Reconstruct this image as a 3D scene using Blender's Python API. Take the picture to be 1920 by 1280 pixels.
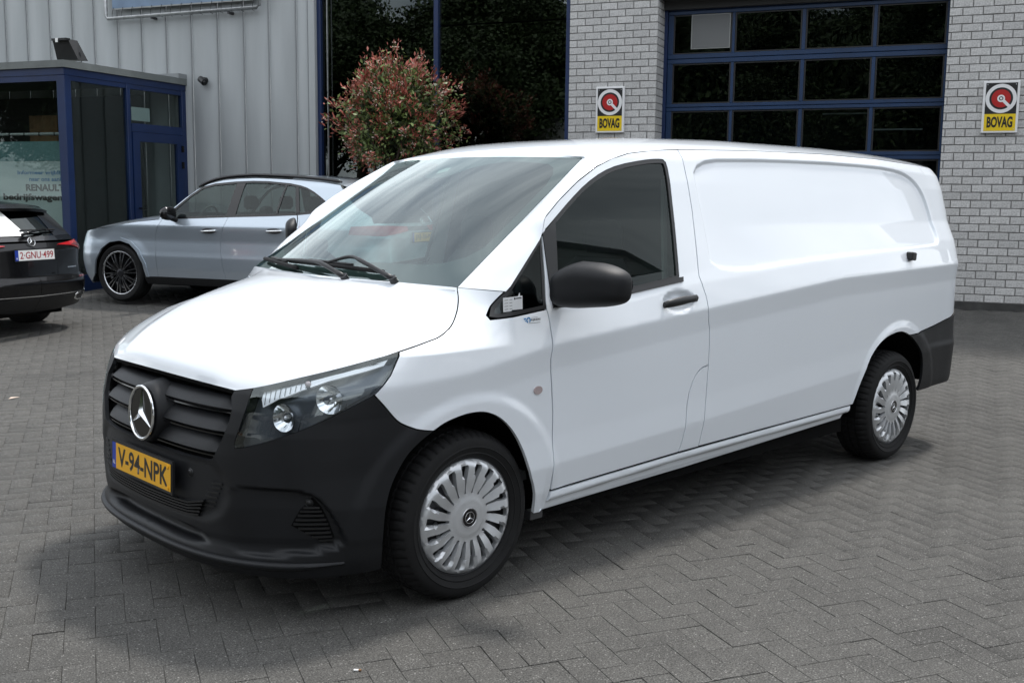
import bpy, math, random
import numpy as np
from mathutils import Matrix, Vector
from mathutils.geometry import delaunay_2d_cdt
random.seed(7); RG = np.random.default_rng(7)
SC = bpy.context.scene; COL = SC.collection
for o in list(bpy.data.objects): bpy.data.objects.remove(o)

# ------------------------------------------------------------------ camera
cam = bpy.data.cameras.new('camera'); co = bpy.data.objects.new('camera', cam); COL.objects.link(co); SC.camera = co
CP = np.array([-2.6732, -3.9679, 1.5720])
_r, _u, _f = (0.72464325, -0.68903306, 0.01120749), (0.08408376, 0.1045478, 0.99095897), (0.68397521, 0.71714936, -0.13369634)
co.matrix_world = Matrix(((_r[0], _u[0], -_f[0], CP[0]), (_r[1], _u[1], -_f[1], CP[1]), (_r[2], _u[2], -_f[2], CP[2]), (0, 0, 0, 1)))
cam.sensor_width = 36; cam.lens = 37.667; cam.clip_start = .05; cam.clip_end = 600

# ------------------------------------------------------------------ sky and sun
world = bpy.data.worlds.new('World'); SC.world = world; world.use_nodes = True
nt = world.node_tree; nt.nodes.clear()
def N(nt, t, **k):
    n = nt.nodes.new(t)
    for a, b in k.items():
        if a in ('operation', 'blend_type', 'sky_type', 'sun_disc', 'sun_elevation', 'sun_rotation', 'data_type', 'feature', 'distance', 'noise_dimensions', 'vector_type', 'air_density', 'dust_density', 'altitude', 'interpolation', 'musgrave_type', 'wave_type', 'mode', 'attribute_name', 'bands_direction', 'wave_profile'):
            setattr(n, a, b)
    return n
SUN_DIR = Vector((.50, .06, 1.0)).normalized()          # towards the sun
SUN_EL = math.asin(SUN_DIR.z); SUN_AZ = math.atan2(SUN_DIR.x, SUN_DIR.y)
sky = N(nt, 'ShaderNodeTexSky', sky_type='NISHITA', sun_disc=False, sun_elevation=SUN_EL, sun_rotation=SUN_AZ, air_density=1.0, dust_density=2.5)
bgn = N(nt, 'ShaderNodeBackground'); out = N(nt, 'ShaderNodeOutputWorld')
tc = N(nt, 'ShaderNodeTexCoord'); sep = N(nt, 'ShaderNodeSeparateXYZ'); nt.links.new(tc.outputs['Generated'], sep.inputs[0])
# flatten the direction to a cloud deck: (x, y) / (z + .12)
zz = N(nt, 'ShaderNodeMath', operation='MAXIMUM'); zz.inputs[1].default_value = 0; nt.links.new(sep.outputs[2], zz.inputs[0])
za = N(nt, 'ShaderNodeMath', operation='ADD'); za.inputs[1].default_value = .14; nt.links.new(zz.outputs[0], za.inputs[0])
cm = N(nt, 'ShaderNodeCombineXYZ')
for i in (0, 1):
    d = N(nt, 'ShaderNodeMath', operation='DIVIDE'); nt.links.new(sep.outputs[i], d.inputs[0]); nt.links.new(za.outputs[0], d.inputs[1]); nt.links.new(d.outputs[0], cm.inputs[i])
mp = N(nt, 'ShaderNodeMapping'); mp.inputs['Rotation'].default_value = (0, 0, .6); mp.inputs['Scale'].default_value = (.55, 1.5, 1); nt.links.new(cm.outputs[0], mp.inputs[0])
cn = N(nt, 'ShaderNodeTexNoise'); cn.inputs['Scale'].default_value = 1.15; cn.inputs['Detail'].default_value = 7; cn.inputs['Roughness'].default_value = .56; cn.inputs['Distortion'].default_value = .5
nt.links.new(mp.outputs[0], cn.inputs[0])
cr_ = N(nt, 'ShaderNodeValToRGB'); cr_.color_ramp.elements[0].position = .30; cr_.color_ramp.elements[1].position = .60
cr_.color_ramp.elements[0].color = (.16, .19, .23, 1); cr_.color_ramp.elements[1].color = (1, 1, 1, 1); nt.links.new(cn.outputs[0], cr_.inputs[0])
cl = N(nt, 'ShaderNodeMix', data_type='RGBA', blend_type='MULTIPLY'); cl.inputs[0].default_value = 1
cl.inputs[6].default_value = (9.3, 9.6, 9.9, 1); nt.links.new(cr_.outputs[0], cl.inputs[7])
mx = N(nt, 'ShaderNodeMix', data_type='RGBA'); mx.inputs[0].default_value = .82
nt.links.new(sky.outputs[0], mx.inputs[6]); nt.links.new(cl.outputs[2], mx.inputs[7]); nt.links.new(mx.outputs[2], bgn.inputs[0])
bgn.inputs[1].default_value = .150; nt.links.new(bgn.outputs[0], out.inputs[0])
sl = bpy.data.lights.new('sun', 'SUN'); sl.energy = 2.0; sl.angle = math.radians(6.5); sl.color = (1, .965, .92)
so_ = bpy.data.objects.new('sun', sl); COL.objects.link(so_); so_.location = (20, 2, 40); so_.rotation_euler = SUN_DIR.to_track_quat('Z', 'Y').to_euler()
SC.view_settings.view_transform = 'Standard'; SC.view_settings.look = 'None'; SC.view_settings.gamma = 1; SC.view_settings.exposure = .62
try: SC.view_settings.use_curve_mapping = False
except Exception: pass
SC.cycles.max_bounces = 8; SC.cycles.transparent_max_bounces = 12; SC.cycles.caustics_reflective = False; SC.cycles.caustics_refractive = False

# ------------------------------------------------------------------ materials
MAT = {}
def setin(b, k, v):
    if k in b.inputs: b.inputs[k].default_value = v
def mat(name, col, rough=.5, metal=0, coat=0, stretch=None, bump=None, var=None, spec=None, objvar=0, island=0, coat_rough=.03, sub=None):
    """bump=(scale, strength, distance); var=(scale, dark multiplier, bright multiplier, detail)"""
    m = bpy.data.materials.new(name); m.use_nodes = True; t = m.node_tree; b = t.nodes['Principled BSDF']; MAT[name] = m
    c = (*col, 1); setin(b, 'Base Color', c); setin(b, 'Roughness', rough); setin(b, 'Metallic', metal); setin(b, 'Coat Weight', coat); setin(b, 'Coat Roughness', coat_rough)
    if spec is not None: setin(b, 'Specular IOR Level', spec)
    tc = N(t, 'ShaderNodeTexCoord'); last = None
    if var:
        n = N(t, 'ShaderNodeTexNoise'); n.inputs['Scale'].default_value = var[0]; n.inputs['Detail'].default_value = var[3] if len(var) > 3 else 5
        if stretch:
            mg = N(t, 'ShaderNodeMapping'); mg.inputs['Scale'].default_value = stretch; t.links.new(tc.outputs['Object'], mg.inputs[0]); t.links.new(mg.outputs[0], n.inputs[0])
        else: t.links.new(tc.outputs['Object'], n.inputs[0])
        r = N(t, 'ShaderNodeMapRange'); r.inputs[1].default_value = .3; r.inputs[2].default_value = .7; r.inputs[3].default_value = var[1]; r.inputs[4].default_value = var[2]
        t.links.new(n.outputs[0], r.inputs[0]); last = r.outputs[0]
    if objvar or island:
        if objvar:
            oi = N(t, 'ShaderNodeObjectInfo'); src = oi.outputs['Random']; a = objvar
            r = N(t, 'ShaderNodeMapRange'); r.inputs[3].default_value = 1 - a; r.inputs[4].default_value = 1 + a; t.links.new(src, r.inputs[0])
            if last is None: last = r.outputs[0]
            else:
                q = N(t, 'ShaderNodeMath', operation='MULTIPLY'); t.links.new(last, q.inputs[0]); t.links.new(r.outputs[0], q.inputs[1]); last = q.outputs[0]
        if island:
            g = N(t, 'ShaderNodeNewGeometry'); a = island
            r = N(t, 'ShaderNodeMapRange'); r.inputs[3].default_value = 1 - a; r.inputs[4].default_value = 1 + a; t.links.new(g.outputs['Random Per Island'], r.inputs[0])
            if last is None: last = r.outputs[0]
            else:
                q = N(t, 'ShaderNodeMath', operation='MULTIPLY'); t.links.new(last, q.inputs[0]); t.links.new(r.outputs[0], q.inputs[1]); last = q.outputs[0]
    if last is not None:
        v = N(t, 'ShaderNodeVectorMath', operation='SCALE'); v.inputs[0].default_value = col; t.links.new(last, v.inputs['Scale']); t.links.new(v.outputs[0], b.inputs['Base Color'])
    if bump:
        n = N(t, 'ShaderNodeTexNoise'); n.inputs['Scale'].default_value = bump[0]; n.inputs['Detail'].default_value = 4; t.links.new(tc.outputs['Object'], n.inputs[0])
        u = N(t, 'ShaderNodeBump'); u.inputs['Strength'].default_value = bump[1]; u.inputs['Distance'].default_value = bump[2]
        t.links.new(n.outputs[0], u.inputs['Height']); t.links.new(u.outputs[0], b.inputs['Normal'])
    return m
def glass(name, tint=(.8, .86, .84), rough=.0, refl=1.0, base=None, ior=1.5):
    """thin pane: tinted see-through plus mirror by Fresnel"""
    m = bpy.data.materials.new(name); m.use_nodes = True; t = m.node_tree; t.nodes.clear(); MAT[name] = m
    o = N(t, 'ShaderNodeOutputMaterial'); mix = N(t, 'ShaderNodeMixShader'); tr = N(t, 'ShaderNodeBsdfTransparent'); gl = N(t, 'ShaderNodeBsdfGlossy')
    tr.inputs[0].default_value = (*tint, 1); gl.inputs['Roughness'].default_value = rough; gl.inputs[0].default_value = (.92, 1, .99, 1)
    # both sides of the pane: Fresnel on |facing|
    lw = N(t, 'ShaderNodeLayerWeight'); lw.inputs[0].default_value = .5
    pw = N(t, 'ShaderNodeMath', operation='POWER'); pw.inputs[1].default_value = 5; t.links.new(lw.outputs['Facing'], pw.inputs[0])
    ml = N(t, 'ShaderNodeMath', operation='MULTIPLY_ADD'); ml.inputs[1].default_value = .92; ml.inputs[2].default_value = .08 * refl; t.links.new(pw.outputs[0], ml.inputs[0])
    t.links.new(ml.outputs[0], mix.inputs[0]); t.links.new(tr.outputs[0], mix.inputs[1]); t.links.new(gl.outputs[0], mix.inputs[2]); t.links.new(mix.outputs[0], o.inputs[0])
    return m
def emit_free(name): return MAT[name]
mat('white_paint', (.785, .825, .87), .35, coat=1, coat_rough=.02, var=(2.5, .985, 1.0))
mat('silver_paint', (.46, .525, .59), .30, metal=.6, coat=1, coat_rough=.03)
mat('black_paint', (.004, .004, .0045), .2, coat=.35, coat_rough=.02, spec=.3)
mat('black_plastic', (.0090, .0098, .0115), .47, bump=(700, .5, .0010), var=(6, .85, 1.15), spec=.30)
mat('dark_plastic', (.007, .0075, .0085), .42, bump=(900, .2, .0006))
mat('gloss_black', (.006, .006, .007), .12)
mat('rubber', (.0075, .0075, .0078), .75, spec=.3, bump=(160, .25, .002), var=(14, .8, 1.25))
mat('seal', (.010, .010, .011), .45)
mat('void', (.004, .004, .004), .9, spec=.1)
mat('lamp_inner', (.10, .11, .125), .28, metal=.5)
mat('fabric_dark', (.02, .02, .022), .9)
mat('chrome', (.82, .83, .84), .10, metal=1)
mat('bright_metal', (.72, .73, .75), .30, metal=1)
mat('cover_silver', (.56, .575, .59), .34, metal=.5, coat=.4, coat_rough=.2)
mat('rim_dark', (.035, .036, .04), .35, metal=.6)
mat('rim_cut', (.60, .61, .63), .25, metal=1)
mat('steel_dark', (.09, .09, .095), .5, metal=.7)
mat('interior_grey', (.085, .09, .09), .7)
mat('interior_light', (.30, .31, .31), .85)
mat('seat_cloth', (.05, .05, .055), .9, bump=(500, .3, .001))
mat('plate_yellow', (.78, .40, .015), .38)
mat('plate_white', (.80, .80, .78), .4)
mat('plate_blue', (.012, .045, .34), .4)
mat('ink_black', (.012, .012, .012), .45)
mat('ink_red', (.33, .012, .02), .45)
mat('ink_white', (.82, .82, .82), .45)
mat('ink_blue', (.03, .22, .48), .5)
mat('ink_darkblue', (.015, .10, .35), .5)
mat('lamp_red', (.42, .008, .012), .12, coat=1)
mat('lamp_darkred', (.14, .006, .010), .12, coat=1)
mat('lamp_white', (.94, .96, .98), .16, coat=1)
mat('sticker_white', (.78, .79, .80), .5)
mat('paper_bright', (.86, .86, .84), .5)
mat('side_lamp', (.42, .34, .34), .2, coat=1)
mat('blue_frame', (.004, .019, .078), .42, var=(3, .85, 1.1), bump=(60, .08, .001))
mat('blue_door', (.005, .028, .085), .42, var=(3, .85, 1.1))
mat('cladding', (.41, .432, .438), .48, var=(3.0, .86, 1.05, 6), stretch=(1, 1, .12), objvar=.035, bump=(2.2, .12, .01))
mat('seam_grey', (.24, .255, .26), .5)
mat('fascia_grey', (.15, .165, .16), .6, var=(5, .8, 1.1))
mat('brick_white', (.50, .495, .485), .85, var=(45, .74, 1.2, 8), objvar=.10, island=.08, bump=(90, .45, .004))
mat('mortar', (.18, .178, .172), .95, var=(30, .8, 1.15))
mat('print_black', (.012, .012, .014), .5)
mat('sheet_grey', (.14, .145, .145), .5)
mat('dark_base', (.045, .045, .043), .9, var=(9, .7, 1.3))
mat('sign_white', (.75, .75, .75), .35)
mat('sign_black', (.012, .012, .013), .35)
mat('sign_red', (.40, .010, .010), .35)
mat('sign_yellow', (.75, .53, .008), .35)
mat('banner_blue', (.17, .24, .34), .6, var=(4, .85, 1.15))
mat('banner_pale', (.70, .80, .78), .65, var=(2, .93, 1.05))
mat('banner_teal', (.20, .36, .36), .65)
mat('pipe_metal', (.42, .43, .43), .38, metal=.7, var=(20, .7, 1.1))
mat('pvc_pale', (.55, .57, .55), .5)
mat('wood_panel', (.24, .12, .05), .6, var=(8, .8, 1.2))
mat('frosted', (.30, .31, .30), .6)
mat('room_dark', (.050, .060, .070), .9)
mat('room_mid', (.05, .05, .05), .9)
mat('leaf_red', (.36, .105, .075), .55, var=(3, .7, 1.3), island=.35)
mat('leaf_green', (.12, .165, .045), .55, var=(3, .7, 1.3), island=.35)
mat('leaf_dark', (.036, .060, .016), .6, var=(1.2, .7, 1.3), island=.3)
mat('blossom', (.55, .44, .36), .7, island=.25)
mat('twig', (.045, .028, .02), .8)
mat('bark', (.06, .05, .04), .9, bump=(30, .5, .02))
mat('far_wall', (.50, .50, .49), .8, var=(1, .9, 1.1))
mat('far_wall_dark', (.045, .047, .05), .6)
mat('far_white', (.72, .72, .70), .7)
mat('roof_grey', (.12, .12, .125), .8)
glass('van_windscreen', (.62, .82, .76), refl=2.2)
glass('van_glass', (.38, .45, .43), refl=.30)
glass('lens_clear', (.92, .95, .97), refl=1.2)
glass('tinted_glass', (.10, .11, .12), refl=.8)
glass('suv_glass', (.45, .52, .50), refl=.5)
glass('showroom_glass', (.22, .25, .24), refl=1.0)
glass('garage_glass', (.50, .58, .60), refl=.6)
glass('porch_glass', (.72, .76, .75), refl=.45)
def paving_mat(name, base):
    m = mat(name, base, .88); t = m.node_tree; b = t.nodes['Principled BSDF']; tc = t.nodes['Texture Coordinate']
    oi = N(t, 'ShaderNodeNewGeometry')
    pos = oi.outputs['Position']
    def noise(sc, det=3):
        n = N(t, 'ShaderNodeTexNoise'); n.inputs['Scale'].default_value = sc; n.inputs['Detail'].default_value = det; t.links.new(pos, n.inputs[0]); return n.outputs[0]
    def mr(src, a, b_, c, d):
        r = N(t, 'ShaderNodeMapRange'); 
        for i, v in enumerate((a, b_, c, d)): r.inputs[i + 1].default_value = v
        t.links.new(src, r.inputs[0]); return r.outputs[0]
    def mul(a, b_):
        q = N(t, 'ShaderNodeMath', operation='MULTIPLY'); t.links.new(a, q.inputs[0]); t.links.new(b_, q.inputs[1]); return q.outputs[0]
    g = mul(mr(noise(1.1, 6), .54, .68, 1.0, .72), mr(noise(.45, 5), .3, .7, .82, 1.17)); g = mul(g, mr(noise(130, 3), .3, .7, .9, 1.1)); g = mul(g, mr(noise(160, 4), .3, .7, .28, 1.85))
    g = mul(g, mr(noise(9, 4), .3, .7, .90, 1.10))
    g = mul(g, mr(oi.outputs['Random Per Island'], 0, 1, .91, 1.09)); o2 = N(t, 'ShaderNodeObjectInfo'); g = mul(g, mr(o2.outputs['Random'], 0, 1, .94, 1.06))
    v = N(t, 'ShaderNodeVectorMath', operation='SCALE'); v.inputs[0].default_value = base; t.links.new(g, v.inputs['Scale'])
    col = v.outputs[0]
    for sc, lo, hi, c in ((110, .24, .36, (.18, .176, .166)), (52, .12, .19, (.26, .25, .235)), (210, .30, .42, (.13, .128, .122))):
        vo = N(t, 'ShaderNodeTexVoronoi', feature='F1'); vo.inputs['Scale'].default_value = sc; t.links.new(pos, vo.inputs[0])
        # only some cells carry a pale stone
        cr2 = N(t, 'ShaderNodeSeparateColor'); t.links.new(vo.outputs['Color'], cr2.inputs[0])
        pick = mr(cr2.outputs[0], .70, .80, 0, 1); near = mr(vo.outputs['Distance'], lo, hi, 1, 0)
        f = mul(pick, near)
        x = N(t, 'ShaderNodeMix', data_type='RGBA'); t.links.new(f, x.inputs[0]); t.links.new(col, x.inputs[6]); x.inputs[7].default_value = (*c, 1); col = x.outputs[2]
    t.links.new(col, b.inputs['Base Color'])
    bp = N(t, 'ShaderNodeBump'); bp.inputs['Strength'].default_value = .8; bp.inputs['Distance'].default_value = .004; t.links.new(noise(210, 3), bp.inputs['Height']); t.links.new(bp.outputs[0], b.inputs['Normal'])
    return m
paving_mat('paver', (.061, .0588, .0540))
mat('joint_sand', (.050, .047, .036), .95, var=(6, .5, 1.6))

# ------------------------------------------------------------------ mesh helpers
def new_mesh(name, verts, faces, normals=None, smooth=False):
    me = bpy.data.meshes.new(name)
    me.from_pydata([tuple(map(float, v)) for v in verts], [], [tuple(map(int, f)) for f in faces])
    if smooth: me.polygons.foreach_set('use_smooth', [True] * len(me.polygons))
    if normals is not None:
        me.polygons.foreach_set('use_smooth', [True] * len(me.polygons)); me.normals_split_custom_set([tuple(map(float, n)) for n in normals])
    me.update(); return me
def link(name, me, m=None, parent=None, loc=None, rot=None):
    o = bpy.data.objects.new(name, me); COL.objects.link(o)
    if m is not None:
        for k in ([m] if isinstance(m, str) else m): me.materials.append(MAT[k])
    if parent is not None: o.parent = parent
    if loc is not None: o.location = loc
    if rot is not None: o.rotation_euler = rot
    return o
def thing(name, label, cat, loc=(0, 0, 0), rotz=0, group=None):
    o = bpy.data.objects.new(name, None); COL.objects.link(o); o.location = loc; o.rotation_euler = (0, 0, rotz); o.empty_display_size = .1
    o['label'] = label; o['category'] = cat
    if group: o['group'] = group
    return o
def structure(name, me, m, parent=None):
    o = link(name, me, m, parent)
    if parent is None: o['kind'] = 'structure'
    return o
class MB:
    """collects simple shapes in one mesh; O = origin taken off every vertex"""
    def __init__(s, O=(0, 0, 0)): s.v = []; s.f = []; s.mi = []; s.O = np.array(O, float)
    def add(s, v, f, mi=0):
        k = len(s.v); s.v += [tuple(np.asarray(q, float) - s.O) for q in v]; s.f += [tuple(i + k for i in g) for g in f]; s.mi += [mi] * len(f); return s
    def box(s, a, b, mi=0, ch=0.):
        x0, y0, z0 = map(min, a, b); x1, y1, z1 = map(max, a, b)
        if ch <= 0:
            v = [(x, y, z) for z in (z0, z1) for y in (y0, y1) for x in (x0, x1)]
            return s.add(v, [(0, 2, 3, 1), (4, 5, 7, 6), (0, 1, 5, 4), (2, 6, 7, 3), (0, 4, 6, 2), (1, 3, 7, 5)], mi)
        v = []
        for z, i in ((z0, ch), (z0 + ch, 0), (z1 - ch, 0), (z1, ch)):
            v += [(x0 + i, y0 + ch, z), (x0 + ch, y0 + i, z), (x1 - ch, y0 + i, z), (x1 - i, y0 + ch, z), (x1 - i, y1 - ch, z), (x1 - ch, y1 - i, z), (x0 + ch, y1 - i, z), (x0 + i, y1 - ch, z)]
        f = [tuple(range(7, -1, -1)), tuple(range(24, 32))]
        for r in range(3):
            for k in range(8): f.append((r * 8 + k, r * 8 + (k + 1) % 8, r * 8 + 8 + (k + 1) % 8, r * 8 + 8 + k))
        return s.add(v, f, mi)
    def tube(s, pts, r, n=8, mi=0, cap=True):
        pts = [np.asarray(q, float) for q in pts]; rr = [r] * len(pts) if np.isscalar(r) else r; v = []; f = []; up = np.array([0, 0, 1.])
        for i, q in enumerate(pts):
            d = pts[min(i + 1, len(pts) - 1)] - pts[max(i - 1, 0)]; d /= np.linalg.norm(d) + 1e-12
            a = np.cross(d, up if abs(d @ up) < .95 else np.array([1., 0, 0])); a /= np.linalg.norm(a); b = np.cross(d, a)
            for k in range(n): t = 2 * math.pi * k / n; v.append(q + rr[i] * (a * math.cos(t) + b * math.sin(t)))
        for i in range(len(pts) - 1):
            for k in range(n): f.append((i * n + k, i * n + (k + 1) % n, (i + 1) * n + (k + 1) % n, (i + 1) * n + k))
        if cap: f.append(tuple(range(n - 1, -1, -1))); f.append(tuple((len(pts) - 1) * n + k for k in range(n)))
        return s.add(v, f, mi)
    def grid(s, g, mi=0, closed_u=False):
        g = np.asarray(g, float); a, b = g.shape[:2]; f = []
        for i in range(a - 1 + (1 if closed_u else 0)):
            for j in range(b - 1): f.append((i * b + j, ((i + 1) % a) * b + j, ((i + 1) % a) * b + j + 1, i * b + j + 1))
        return s.add(g.reshape(-1, 3), f, mi)
    def quad(s, a, b, c, d, mi=0): return s.add([a, b, c, d], [(0, 1, 2, 3)], mi)
    def build(s, name, m, parent=None, smooth=False, loc=None, rot=None, angle=None):
        me = new_mesh(name, s.v, s.f, smooth=smooth or angle is not None)
        o = link(name, me, m, parent, loc, rot)
        if any(s.mi): me.polygons.foreach_set('material_index', s.mi)
        if angle is not None:
            me.validate(); sharp(me, angle)
        return o
def sharp(me, deg):
    import bmesh
    bm = bmesh.new(); bm.from_mesh(me); bmesh.ops.remove_doubles(bm, verts=bm.verts, dist=1e-5)
    for e in bm.edges:
        e.smooth = not (len(e.link_faces) == 2 and e.calc_face_angle(0) > math.radians(deg))
    bm.to_mesh(me); bm.free()
    me.polygons.foreach_set('use_smooth', [True] * len(me.polygons))
def frame(o, right, up):
    """matrix: local x -> right, local y -> up, at o"""
    r = Vector(right).normalized(); u = Vector(up); u = (u - r * u.dot(r)).normalized(); n = r.cross(u)
    return Matrix(((r.x, u.x, n.x, o[0]), (r.y, u.y, n.y, o[1]), (r.z, u.z, n.z, o[2]), (0, 0, 0, 1)))
def text_mesh(s, w=None, h=1., bold=0., space=1., thick=.001):
    c = bpy.data.curves.new('t', 'FONT'); c.body = s; c.size = 1; c.offset = bold; c.extrude = 0; c.space_character = space; c.resolution_u = 3
    o = bpy.data.objects.new('t', c); COL.objects.link(o); dg = bpy.context.evaluated_depsgraph_get(); dg.update()
    me = bpy.data.meshes.new_from_object(o.evaluated_get(dg)); bpy.data.objects.remove(o); bpy.data.curves.remove(c)
    n = len(me.vertices); co_ = np.empty(n * 3); me.vertices.foreach_get('co', co_); co_ = co_.reshape(-1, 3); lo, hi = co_.min(0), co_.max(0)
    k = h / (hi[1] - lo[1]); kx = k if w is None else w / (hi[0] - lo[0]); co_[:, 0] = (co_[:, 0] - (lo[0] + hi[0]) / 2) * kx; co_[:, 1] = (co_[:, 1] - (lo[1] + hi[1]) / 2) * k; co_[:, 2] = thick
    me.vertices.foreach_set('co', co_.ravel()); me.materials.clear(); me.update(); return me
def text_on(name, s, M, x, y, m, parent, w=None, h=.1, bold=0., space=1., thick=.0012):
    me = text_mesh(s, w, h, bold, space, thick); me.transform(M @ Matrix.Translation((x, y, 0))); return link(name, me, m, parent)
def flat_on(name, polys, M, m, parent, th=.0015, z=0.):
    """thin plates (lists of xy) laid on the frame M, extruded by th"""
    b = MB()
    for pl in polys:
        n = len(pl); a = sum(pl[i][0] * pl[(i + 1) % n][1] - pl[(i + 1) % n][0] * pl[i][1] for i in range(n))
        if a < 0: pl = pl[::-1]
        b.add([(x, y, z) for x, y in pl] + [(x, y, z + th) for x, y in pl], [tuple(range(n, 2 * n)), tuple(range(n - 1, -1, -1))] + [(i, (i + 1) % n, n + (i + 1) % n, n + i) for i in range(n)])
    o = b.build(name, m, parent); o.data.transform(M); return o
def circle(cx, cy, r, n=40, a0=0, a1=2 * math.pi): return [(cx + r * math.cos(a0 + (a1 - a0) * i / n), cy + r * math.sin(a0 + (a1 - a0) * i / n)) for i in range(n)]
def ring(cx, cy, r0, r1, n=48):
    return [[(cx + r * math.cos(t), cy + r * math.sin(t)) for r, t in ((r0, a), (r1, a), (r1, b), (r0, b))] for a, b in ((2 * math.pi * i / n, 2 * math.pi * (i + 1) / n) for i in range(n))]
def rect(x0, y0, x1, y1): return [(x0, y0), (x1, y0), (x1, y1), (x0, y1)]

# ------------------------------------------------------------------ panels cut from a body skin
def inpoly(P2, poly):
    P2 = np.asarray(P2, float); poly = np.asarray(poly, float); x, y = P2[..., 0], P2[..., 1]; r = np.zeros(x.shape, bool)
    a = poly; b = np.roll(poly, -1, 0)
    for (x0, y0), (x1, y1) in zip(a, b):
        if y0 == y1: continue
        r ^= ((y0 > y) != (y1 > y)) & (x < (x1 - x0) * (y - y0) / (y1 - y0) + x0)
    return r
def pdist(P2, poly, closed=True):
    P2 = np.asarray(P2, float); poly = np.asarray(poly, float); d = np.full(P2.shape[:-1], 1e9)
    a = poly if closed else poly[:-1]; b = np.roll(poly, -1, 0) if closed else poly[1:]
    for p0, p1 in zip(a, b):
        v = p1 - p0; L = v @ v
        if L < 1e-14: continue
        t = np.clip(((P2 - p0) @ v) / L, 0, 1); d = np.minimum(d, np.hypot(P2[..., 0] - p0[0] - t * v[0], P2[..., 1] - p0[1] - t * v[1]))
    return d
def dens(poly, res, closed=True):
    out = []; n = len(poly)
    for i in range(n if closed else n - 1):
        a = np.array(poly[i], float); b = np.array(poly[(i + 1) % n], float); k = max(1, int(round(np.linalg.norm(b - a) / res)))
        out += [tuple(a + (b - a) * j / k) for j in range(k)]
    if not closed: out.append(tuple(poly[-1]))
    return out
def chaikin(poly, it=2, closed=True):
    p = [np.array(q, float) for q in poly]
    for _ in range(it):
        o = [] if closed else [p[0]]
        for i in range(len(p) if closed else len(p) - 1):
            a, b = p[i], p[(i + 1) % len(p)]; o += [a * .75 + b * .25, a * .25 + b * .75]
        if not closed: o.append(p[-1])
        p = o
    return [tuple(q) for q in p]
def shrink(poly, d):
    p = np.asarray(poly, float); a = .5 * np.sum(p[:, 0] * np.roll(p[:, 1], -1) - np.roll(p[:, 0], -1) * p[:, 1]); s = 1 if a > 0 else -1
    e = np.roll(p, -1, 0) - p; e /= np.linalg.norm(e, axis=1, keepdims=True) + 1e-12; n = np.stack([-e[:, 1], e[:, 0]], 1) * s
    m = n + np.roll(n, 1, 0); q = np.maximum((m * m).sum(1, keepdims=True) / 2, .35); return [tuple(v) for v in p + m / q * d]
def cut(outline, holes=(), res=.02, gap=0., lines=()):
    """triangulate a 2D region; returns points and triangles"""
    if gap: outline = shrink(outline, gap); holes = [shrink(h, -gap) for h in holes]
    loops = [dens(outline, res)] + [dens(h, res) for h in holes]
    pts = []; edges = []
    for L in loops:
        k = len(pts); pts += L; edges += [(k + i, k + (i + 1) % len(L)) for i in range(len(L))]
    o = np.array(outline); lo, hi = o.min(0), o.max(0)
    gx, gy = np.meshgrid(np.arange(lo[0], hi[0], res), np.arange(lo[1], hi[1], res)); g = np.stack([gx.ravel(), gy.ravel()], -1)
    k = inpoly(g, outline) & (pdist(g, outline) > res * .55)
    for h in holes: k &= ~inpoly(g, h) & (pdist(g, h) > res * .55)
    g = g[k]
    for L in lines:      # rows of points laid exactly on a pressed edge
        L = np.array(L); kk_ = inpoly(L, outline) & (pdist(L, outline) > res * .55)
        for h in holes: kk_ &= ~inpoly(L, h) & (pdist(L, h) > res * .55)
        if kk_.sum() < 2: continue
        g = g[pdist(g, L, False) > res * .45]; g = np.vstack([g, L[kk_]])
    V = [Vector(p) for p in pts] + [Vector(p) for p in g]
    r = delaunay_2d_cdt(V, edges, [], 0, 1e-6)
    v = np.array([tuple(q) for q in r[0]]); f = np.array([t for t in r[2] if len(t) == 3])
    c = v[f].mean(1); m = inpoly(c, outline)
    for h in holes: m &= ~inpoly(c, h)
    f = f[m]; ar = np.cross(v[f[:, 1]] - v[f[:, 0]], v[f[:, 2]] - v[f[:, 0]]); f = f[np.abs(ar) > 1e-12]; ar = ar[np.abs(ar) > 1e-12]
    f[ar < 0] = f[ar < 0][:, ::-1]
    return v, f
def skin_mesh(v2, f, surf, flange=.016, side=1, seam=None, off=0.):
    """map 2D mesh through surf(u, z) -> point, normal; side=-1 gives the left half as is, +1 its mirror"""
    p, n = surf(v2[:, 0], v2[:, 1]); p = p + n * off
    f = f.copy()
    if np.mean(np.sum(np.cross(p[f[:, 1]] - p[f[:, 0]], p[f[:, 2]] - p[f[:, 0]]) * n[f[:, 0]], 1)) < 0: f = f[:, ::-1]
    if side > 0: p = p * [1, -1, 1]; n = n * [1, -1, 1]; f = f[:, ::-1]
    V = list(p); F = [tuple(t) for t in f]; NL = [n[i] for t in f for i in t]
    if flange:
        cnt = {}
        for t in f:
            for a, b in ((t[0], t[1]), (t[1], t[2]), (t[2], t[0])): cnt[(a, b)] = cnt.get((a, b), 0) + 1
        for (a, b) in list(cnt):
            if (b, a) in cnt: continue
            if seam is not None and seam(v2[a]) and seam(v2[b]): continue
            k = len(V); V += [p[b], p[a], p[a] - n[a] * flange, p[b] - n[b] * flange]
            F.append((k, k + 1, k + 2, k + 3)); e = np.cross(p[a] - p[b], n[a]); e = e / (np.linalg.norm(e) + 1e-12)
            q = np.cross(V[k + 1] - V[k], V[k + 3] - V[k]); q = q / (np.linalg.norm(q) + 1e-12); NL += [q] * 4
    return V, F, NL
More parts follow.
